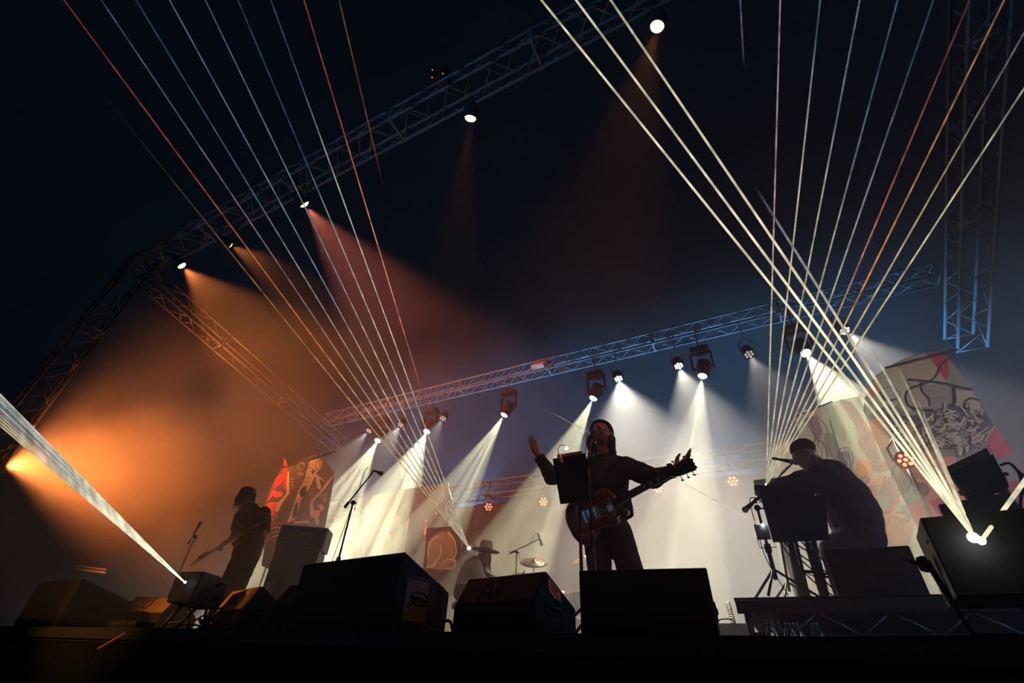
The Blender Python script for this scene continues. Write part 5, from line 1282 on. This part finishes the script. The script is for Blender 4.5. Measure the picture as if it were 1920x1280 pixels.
for k in range(70):
    x, y = rn.uniform(560, 1520), rn.uniform(900, 1270); a.ring(*Z4(x, y), rn.uniform(4, 13), rn.uniform(2, 6), rn.uniform(.014, .036), rn.choice(['tan', 'bone', 'grey', 'tan']), rn.uniform(0, 3))
for k in range(90):
    x, y = rn.uniform(400, 1500), rn.uniform(860, 1290); d = rn.uniform(0, 6.28); L = rn.uniform(40, 130)
    a.line([Z4(x, y), Z4(x+L*.5*math.cos(d)+14, y+L*.5*math.sin(d)), Z4(x+L*math.cos(d), y+L*math.sin(d))], rn.uniform(.02, .06), rn.choice(['tan', 'bone', 'ink', 'ink', 'cream']))
# helmet like dome, generic shape with jagged rim
a.poly([Z4(*q) for q in [(330, 620), (400, 570), (500, 590), (560, 660), (520, 700), (460, 715), (370, 700)]], 'bone')
a.line([Z4(*q) for q in [(320, 620), (400, 568), (500, 588), (565, 660), (470, 715), (370, 700)]], .014, 'ink')
a.line([Z4(*q) for q in [(330, 820), (440, 810), (540, 790), (545, 690)]], .012, 'ink')
for k in range(10): a.line([Z2(915+34*k, 470+26*k+14*math.sin(k)), Z2(960+34*k, 520+24*k), Z2(990+30*k, 500+28*k)], .018, rn.choice(['grey', 'ink']))
for cx, cy, rx, ry in ((1080, 770, 11, 20), (1090, 770, 7, 15), (1215, 820, 15, 12), (1215, 815, 11, 9), (1020, 670, 12, 16), (1010, 670, 8, 12), (1250, 620, 10, 12), (1330, 660, 9, 9)): a.ring(*Z2(cx, cy), rx, ry, .016, 'slate', .4)
for k in range(9): t = k*.7; a.line([Z2(1080, 770), Z2(1080+60*math.cos(t), 770+85*math.sin(t))], .010, 'slate', sm=False); a.line([Z2(1215, 820), Z2(1215+55*math.cos(t), 820+42*math.sin(t))], .010, 'slate', sm=False)
for k in range(16):
    x, y = rn.uniform(1130, 1330), rn.uniform(480, 800); a.ring(*Z2(x, y), rn.uniform(4, 9), rn.uniform(3, 6), .012, rn.choice(['slate', 'grey', 'orange']), rn.uniform(0, 3))
banner('painted_banner', 'tall painted banner at the right with tangled pipes and machine shapes, red patch on top',
       [(1676, 681), (1640, 705), (1622, 745), (1618, 770), (1628, 790), (1645, 830), (1668, 880), (1701, 948), (1722, 990), (1762, 1085), (1760, 1110), (2010, 1100), (1950, 960), (1892, 840), (1859, 796), (1826, 737), (1800, 700), (1776, 668), (1759, 658), (1715, 664)], 7.0, 'grey', a, top=((1660, 690), (1795, 655)))
a = Art(7.35)
a.poly([Z2(*q) for q in [(135, 190), (400, 80), (420, 150), (300, 210), (200, 260)]], 'cream')
a.poly([Z2(*q) for q in [(235, 330), (290, 310), (320, 400), (420, 560), (380, 600), (300, 480)]], 'cream')
a.poly([Z2(*q) for q in [(200, 210), (330, 170), (380, 320), (340, 430), (280, 300)]], 'mauve')
a.poly([Z2(*q) for q in [(380, 330), (460, 330), (520, 480), (560, 640), (500, 560), (430, 520), (400, 420)]], 'grey')
a.poly([Z2(*q) for q in [(520, 40), (620, 60), (800, 320), (880, 560), (790, 560), (690, 420), (560, 200)]], 'mauve')
a.poly([Z2(*q) for q in [(420, 100), (540, 90), (680, 300), (690, 440), (560, 400), (470, 320)]], 'sage')
a.poly([Z2(*q) for q in [(500, 500), (600, 480), (640, 640), (600, 680), (530, 640)]], 'slate')
a.poly([Z2(*q) for q in [(690, 560), (770, 550), (810, 620), (790, 710), (700, 690), (660, 640)]], 'orange')
a.poly([Z2(*q) for q in [(640, 640), (700, 690), (830, 720), (880, 680), (900, 740), (840, 830), (860, 930), (780, 900), (720, 760), (640, 680)]], 'salmon')
a.poly([Z2(*q) for q in [(800, 560), (930, 580), (950, 650), (860, 670), (810, 640)]], 'mauve')
a.poly([Z2(*q) for q in [(900, 700), (980, 700), (1040, 860), (980, 960), (900, 940), (860, 840)]], 'mauve')
a.poly([Z2(*q) for q in [(850, 880), (930, 870), (960, 960), (890, 1040), (820, 960)]], 'sage')
a.poly([Z2(*q) for q in [(800, 900), (860, 940), (900, 1040), (860, 1060), (810, 1000)]], 'pink')
a.poly([Z2(*q) for q in [(880, 1050), (1000, 980), (1160, 1100), (1120, 1280), (900, 1280), (870, 1180)]], 'salmon')
a.poly([Z2(*q) for q in [(1040, 960), (1100, 940), (1170, 1100), (1080, 1020)]], 'grey')
for pts in ([(830, 1040), (920, 1000), (1010, 930), (1040, 850)], [(930, 1120), (960, 1050), (1050, 1080), (1060, 1120)], [(1000, 1010), (1090, 1020), (1110, 1090), (1060, 1060)], [(500, 540), (530, 470), (600, 460), (640, 560), (600, 660)],
            [(700, 500), (720, 430), (750, 380), (800, 345)], [(760, 1000), (850, 1030), (960, 1000)], [(620, 600), (660, 700), (760, 790), (850, 780)], [(340, 190), (420, 300), (440, 480), (520, 620)], [(440, 220), (500, 420), (560, 560), (680, 740)],
            [(360, 300), (300, 420), (360, 560)], [(280, 200), (300, 330), (400, 450), (420, 540)]): a.line([Z2(*q) for q in pts], .018, rn.choice(['slate', 'mauve']))
a.ring(*Z2(738, 733), 8, 7, .016, 'slate'); a.ring(*Z2(738, 733), 4, 4, .012, 'slate')
a.line([Z2(*q) for q in [(835, 1030), (940, 985), (1030, 900)]], .05, 'pink')
for k in range(36): x, y = rn.uniform(240, 900), rn.uniform(200, 960); a.line([Z2(x, y), Z2(x+40, y+50), Z2(x+30, y+110)], .012, rn.choice(['slate', 'mauve', 'cream']))
banner('painted_banner', 'pale painted banner with orange and mauve patches, behind the back of the bent keyboard player',
       [(1489, 780), (1547, 756), (1612, 742), (1630, 790), (1668, 880), (1722, 990), (1765, 1085), (1770, 1118), (1580, 1118), (1545, 960), (1508, 850)], 7.35, 'cream', a, top=((1485, 783), (1560, 752)))
a = Art(7.7)
Z6 = lambda x, y: (1380+x/5.817, 900+y/5.817)
a.poly([Z6(*q) for q in [(430, 670), (600, 670), (640, 1000), (560, 1250), (480, 900)]], 'tan')
for i, (x, y) in enumerate([(650, 750), (690, 820), (735, 740), (770, 800), (850, 700), (900, 650), (915, 790), (960, 700), (1000, 690), (1040, 720)]): a.poly([Z6(x, y), Z6(x+48, y-8), Z6(x+22, y+46)], 'slate' if i % 2 else 'cream')
a.poly([Z6(*q) for q in [(560, 670), (1047, 650), (1047, 690), (820, 760), (640, 770)]], 'slate')
for i in range(4):
    for j in range(3): a.poly([Z2(450+38*j, 1010+52*i), Z2(486+38*j, 1006+52*i), Z2(490+38*j, 1054+52*i), Z2(454+38*j, 1058+52*i)], 'grey' if (i+j) % 2 else 'mauve')
for pts in ([(20, 470), (90, 520), (180, 480)], [(40, 600), (120, 640), (200, 620)], [(10, 430), (110, 400), (220, 370)], [(150, 700), (190, 640), (230, 680)], [(60, 500), (100, 560), (90, 640)]): a.line([Z2(*q) for q in pts], .018, 'grey')
for i, (x, y) in enumerate([(200, 830), (240, 810), (270, 790), (310, 830), (290, 850)]): a.ring(*Z2(x, y), 5, 5, .014, rn.choice(['grey', 'tan', 'slate']))
banner('painted_banner', 'grey and cream banner with dark triangle pattern, hanging behind the legs of the keyboard desk',
       [(1447, 838), (1512, 818), (1560, 960), (1600, 1118), (1478, 1118), (1462, 1010)], 7.7, 'tan', a)
# banner piece at the left behind the bass stack
a = Art(6.0)
a.poly([Z1(*q) for q in [(400, 130), (450, 250), (440, 590), (405, 600), (385, 330)]], 'crimson')
a.poly([Z1(*q) for q in [(445, 330), (466, 330), (474, 640), (380, 760), (310, 910), (270, 890), (295, 790), (430, 640)]], 'bone')
a.poly([Z1(*q) for q in [(240, 610), (380, 620), (370, 680), (290, 705), (240, 665)]], 'pink'); a.poly([Z1(*q) for q in [(175, 770), (320, 758), (290, 800), (265, 890), (275, 940), (210, 960), (135, 850)]], 'pink')
a.poly([Z1(*q) for q in [(300, 400), (385, 360), (390, 470), (300, 560), (240, 580)]], 'crimson'); a.poly([Z1(*q) for q in [(230, 600), (300, 580), (220, 700), (160, 760)]], 'pink')
a.poly([Z1(*q) for q in [(765, 180), (900, 150), (942, 210), (925, 290), (860, 350), (800, 480), (720, 650), (640, 740), (575, 1000), (560, 1010), (500, 1030), (440, 1070), (560, 730), (590, 640), (690, 430), (735, 270)]], 'bone')
a.poly([Z1(*q) for q in [(540, 1020), (600, 1040), (740, 1020), (765, 1060), (560, 1065)]], 'bone')
a.poly([Z1(*q) for q in [(1135, 350), (1010, 540), (840, 735), (805, 780), (835, 920), (800, 980), (775, 975), (765, 860), (770, 760), (920, 600), (1000, 480)]], 'bone')
a.poly([Z1(*q) for q in [(840, 350), (975, 460), (970, 475), (900, 430), (930, 580), (880, 590), (850, 440)]], 'bone')
a.poly([Z1(*q) for q in [(870, 800), (950, 800), (975, 850), (930, 900), (905, 840)]], 'salmon'); a.poly([Z1(*q) for q in [(835, 880), (920, 885), (900, 960), (870, 1010), (810, 980)]], 'salmon')
a.poly([Z1(*q) for q in [(840, 1000), (900, 1000), (895, 1090), (860, 1090)]], 'bone')
a.ring(*Z1(883, 240), 4, 8, .02, 'ink'); a.ring(*Z1(816, 332), 2.4, 2.4, .035, 'ink'); a.ring(*Z1(650, 260), 6, 7, .05, 'grey'); a.poly([Z1(*q) for q in [(590, 350), (700, 330), (690, 390), (620, 400)]], 'grey')
for k in range(5): a.line([Z1(480+10*k, 430+46*k), Z1(560-4*k, 450+44*k)], .020, 'bone', sm=False); a.line([Z1(760-4*k, 760-30*k), Z1(870-3*k, 690-28*k)], .014, 'bone', sm=False)
for k in range(4): a.line([Z1(690+6*k, 560+34*k), Z1(640+4*k, 610+30*k)], .012, 'ink', sm=False)
for y0 in (230, 270, 420, 470, 520): a.line([Z1(745-(y0-230)*.3, y0), Z1(840-(y0-230)*.3, y0+8)], .012, 'ink', sm=False)
a.poly([Z1(*q) for q in [(660, 560), (720, 540), (720, 640), (650, 690), (620, 640)]], 'ink'); a.poly([Z1(*q) for q in [(570, 780), (600, 770), (590, 930), (530, 990), (540, 880)]], 'ink')
for k in range(5): a.line([Z1(575+12*(k % 2), 790+32*k), Z1(545+12*(k % 2), 815+32*k)], .012, 'bone', sm=False)
for k in range(4): a.line([Z1(180, 1120+60*k), Z1(290, 1060+60*k), Z1(380, 1080+56*k)], .05, ['crimson', 'pink', 'mauve', 'pink'][k])
for x, y in ((255, 1010), (300, 960), (205, 1130), (190, 1190)): a.ring(*Z1(x, y), 2, 3, .03, 'bone')
for x, y in ((920, 660), (960, 700), (990, 740), (1000, 660)): a.ring(*Z1(x, y), 4, 3, .02, 'bone', .7)
banner('painted_banner', 'dark banner with bone coloured and red shapes above the bass amplifier',
       [(528, 878), (560, 866), (588, 852), (606, 860), (626, 884), (620, 930), (606, 1000), (520, 1075), (490, 1060), (500, 1000), (494, 950), (512, 905)], 6.0, 'slate', a, top=((520, 880), (628, 846)))
# washed out banner behind the seated musician and orange scraps left of it
a = Art(7.6); Z3 = lambda x, y: (660+x/5.567, 880+y/5.567)
for pts in ([(470, 470), (495, 500), (440, 560), (425, 520)], [(345, 715), (385, 670), (415, 690), (380, 750)], [(760, 530), (785, 520), (775, 560)], [(760, 610), (785, 580), (770, 680), (750, 685)], [(865, 455), (895, 450), (885, 475)]): a.poly([Z3(*q) for q in pts], 'orange')
for pts in ([(60, 620), (50, 800), (20, 900)], [(600, 520), (560, 700), (540, 850)], [(120, 700), (130, 900)]): a.line([Z3(*q) for q in pts], .03, 'cream')
banner('painted_banner', 'veiled banner with a few orange scraps in the brightest haze', [(690, 930), (770, 915), (840, 905), (850, 950), (815, 1118), (650, 1118)], 7.6, 'slate', a)
a = Art(7.1)
a.poly([Z3(*q) for q in [(790, 760), (860, 680), (960, 640), (1050, 700), (1080, 900), (1060, 1050), (940, 1060), (780, 1020)]], 'grey')
for pts in ([(790, 900), (820, 760), (900, 690)], [(830, 1010), (920, 900), (930, 790)], [(1060, 940), (1090, 850), (1060, 720), (1000, 650)], [(930, 1000), (1000, 940), (1080, 960), (1060, 1020), (960, 1040)], [(770, 1020), (860, 1010), (880, 960)]): a.line([Z3(*q) for q in pts], .05, 'cream')
a.ring(*Z3(1040, 985), 3, 2.5, .03, 'slate'); a.poly([Z3(*q) for q in [(940, 1040), (1060, 1040), (1000, 1060)]], 'slate')
banner('painted_banner', 'small grey painted panel with curling cream lines, left of the musician in the hat', [(800, 990), (862, 985), (866, 1118), (790, 1118)], 7.1, 'slate', a)
# ---------------------------------------------------------------- boxes on the trusses, cables
p = at(1011, 684, 8.05); root = thing('flood_lamp', 'pale square flood lamp standing on top of the rear truss', 'lamp', p)
R = Matrix.Rotation(-.7, 3, 'X') @ Matrix.Rotation(.15, 3, 'Y')
sub('housing', MB().bbox(p, (.34, .10, .22), .01, R), mat('pale_metal', (.55, .52, .55), .35, .5), root); sub('bracket', MB().tube([p, (p.x, 8.07, CAM_Z+.737*8.2+.14)], .015, 8), STEEL, root)
p = at(818, 137, 2.4); root = thing('power_box', 'black box with three tiny red lights over the front truss', 'power box', p)
sub('case', MB().bbox(p+Vector((0, .1, 0)), (.36, .2, .30), .01), BLACK, root); 
for a_, b_ in ((811, 131), (830, 138), (810, 145)): sub('indicator', MB().ball(at(a_, b_, 2.39), .012, 8), mat('red_indicator', (.5, .05, .02), .3, emit=(1, .18, .04), strength=1.4), root)
sub('hook', MB().tube([p+Vector((0, .1, 0)), (p.x, TY-.2, TZ+.2)], .015, 6), STEEL, root)
for j, (yy, zz) in enumerate(((TY-.2, TZ+.2), (TY-.2, TZ-.2))):
    pts = []
    for k in range(520):
        x = -11.3+15.0*k/520; aa = x*2*math.pi/.75+j; pts.append(Vector((x, yy+.032*math.cos(aa), zz+.032*math.sin(aa))))
    tag(MB().tube(pts, .009, 5).build('cable', RUBBER), 'black cable wound along the %s tube of the front truss' % ('upper' if j == 0 else 'lower front'), 'cable')
for k, (px, py) in enumerate([(885, 195), (571, 352), (1236, 22), (425, 425), (338, 468)]):
    pass
# cables on the deck
cb = MB(); rn = random.Random(5)
for k in range(9):
    x0 = -4.0+rn.uniform(-.35, .35); y0 = 2.62+rn.uniform(-.12, .12); rr = rn.uniform(.06, .13); pts = []
    for j in range(14):
        t = j*2*math.pi/12; pts.append(Vector((x0+rr*math.cos(t), y0+rr*.6*math.sin(t), DECK+.012+.03*k/3*(1+.8*math.sin(t+k)))))
    cb.tube(smooth_path(pts, 3), .007, 6)
tag(cb.build('cable', RUBBER), 'tangled heap of black cables on the stage edge between the two lit monitors', 'cable')
c1, c2 = at(828, 1140, 2.75), at(857, 1181, 2.5); c2.z = DECK+.01
tag(MB().tube(smooth_path([c1, c1+Vector((.05, -.05, -.07)), c2+Vector((-.08, .04, .06)), c2, c2+Vector((.25, .0, 0))]), .008, 8).build('cable', RUBBER), 'black cable dropping between the widest monitor and the one with the sticker', 'cable')
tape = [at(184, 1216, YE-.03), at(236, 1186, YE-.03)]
tag(MB().tube([tape[0]+Vector((0, -.0, 0)), tape[1]], .007, 6).build('cord', mat('orange_lit_cord', (.75, .25, .10), .6)), 'short cord painted as lit orange, hanging down the dark front of the stage', 'cord')  # orange light is put into the cord's own colour
bx_ = thing('cable_box', 'flat black stage box lying on the deck left of the cable heap', 'stage box', Vector((-4.95, 2.5, DECK)))
sb = sub('case', MB().bbox((-4.95, 2.5, DECK+.03), (.42, .16, .06), .006), BLACK, bx_)
so = MB()
for k in range(8): so.lathe([(.012, 0), (.012, .004)], (-5.12+.05*k, 2.418, DECK+.032), (0, -1, 0), 10)
subpart('socket', so, STEEL, sb)
# ---------------------------------------------------------------- unseen front spots added to light monitors, banners and musicians
spot('front_fill', (-7.5, -9, 5.5), (-5.1, 3.1, DECK+.40), 5000, 11, .7, (1, .42, .08), .1)
spot('front_fill', (7.0, -8, 4.2), (2.4, 7, DECK+1.6), 4200, 20, .8, (1, .85, .68), .1)
spot('front_fill', (-3.0, -9, 5.5), at(575, 935, 6.0), 1500, 9, .6, (.85, .92, 1), .1)  # added to give the left banner neutral light
spot('front_fill', (-1.2, -9, 5.2), (-3.65, 5.9, DECK+.9), 900, 6, .7, (1, .93, .75), .1)  # added to brighten the musician in the hat
spot('front_fill', (8.0, -7.5, 4.0), (-1.0, 3.5, DECK+1.1), 400, 14, .7, (1, .25, .12), .1)
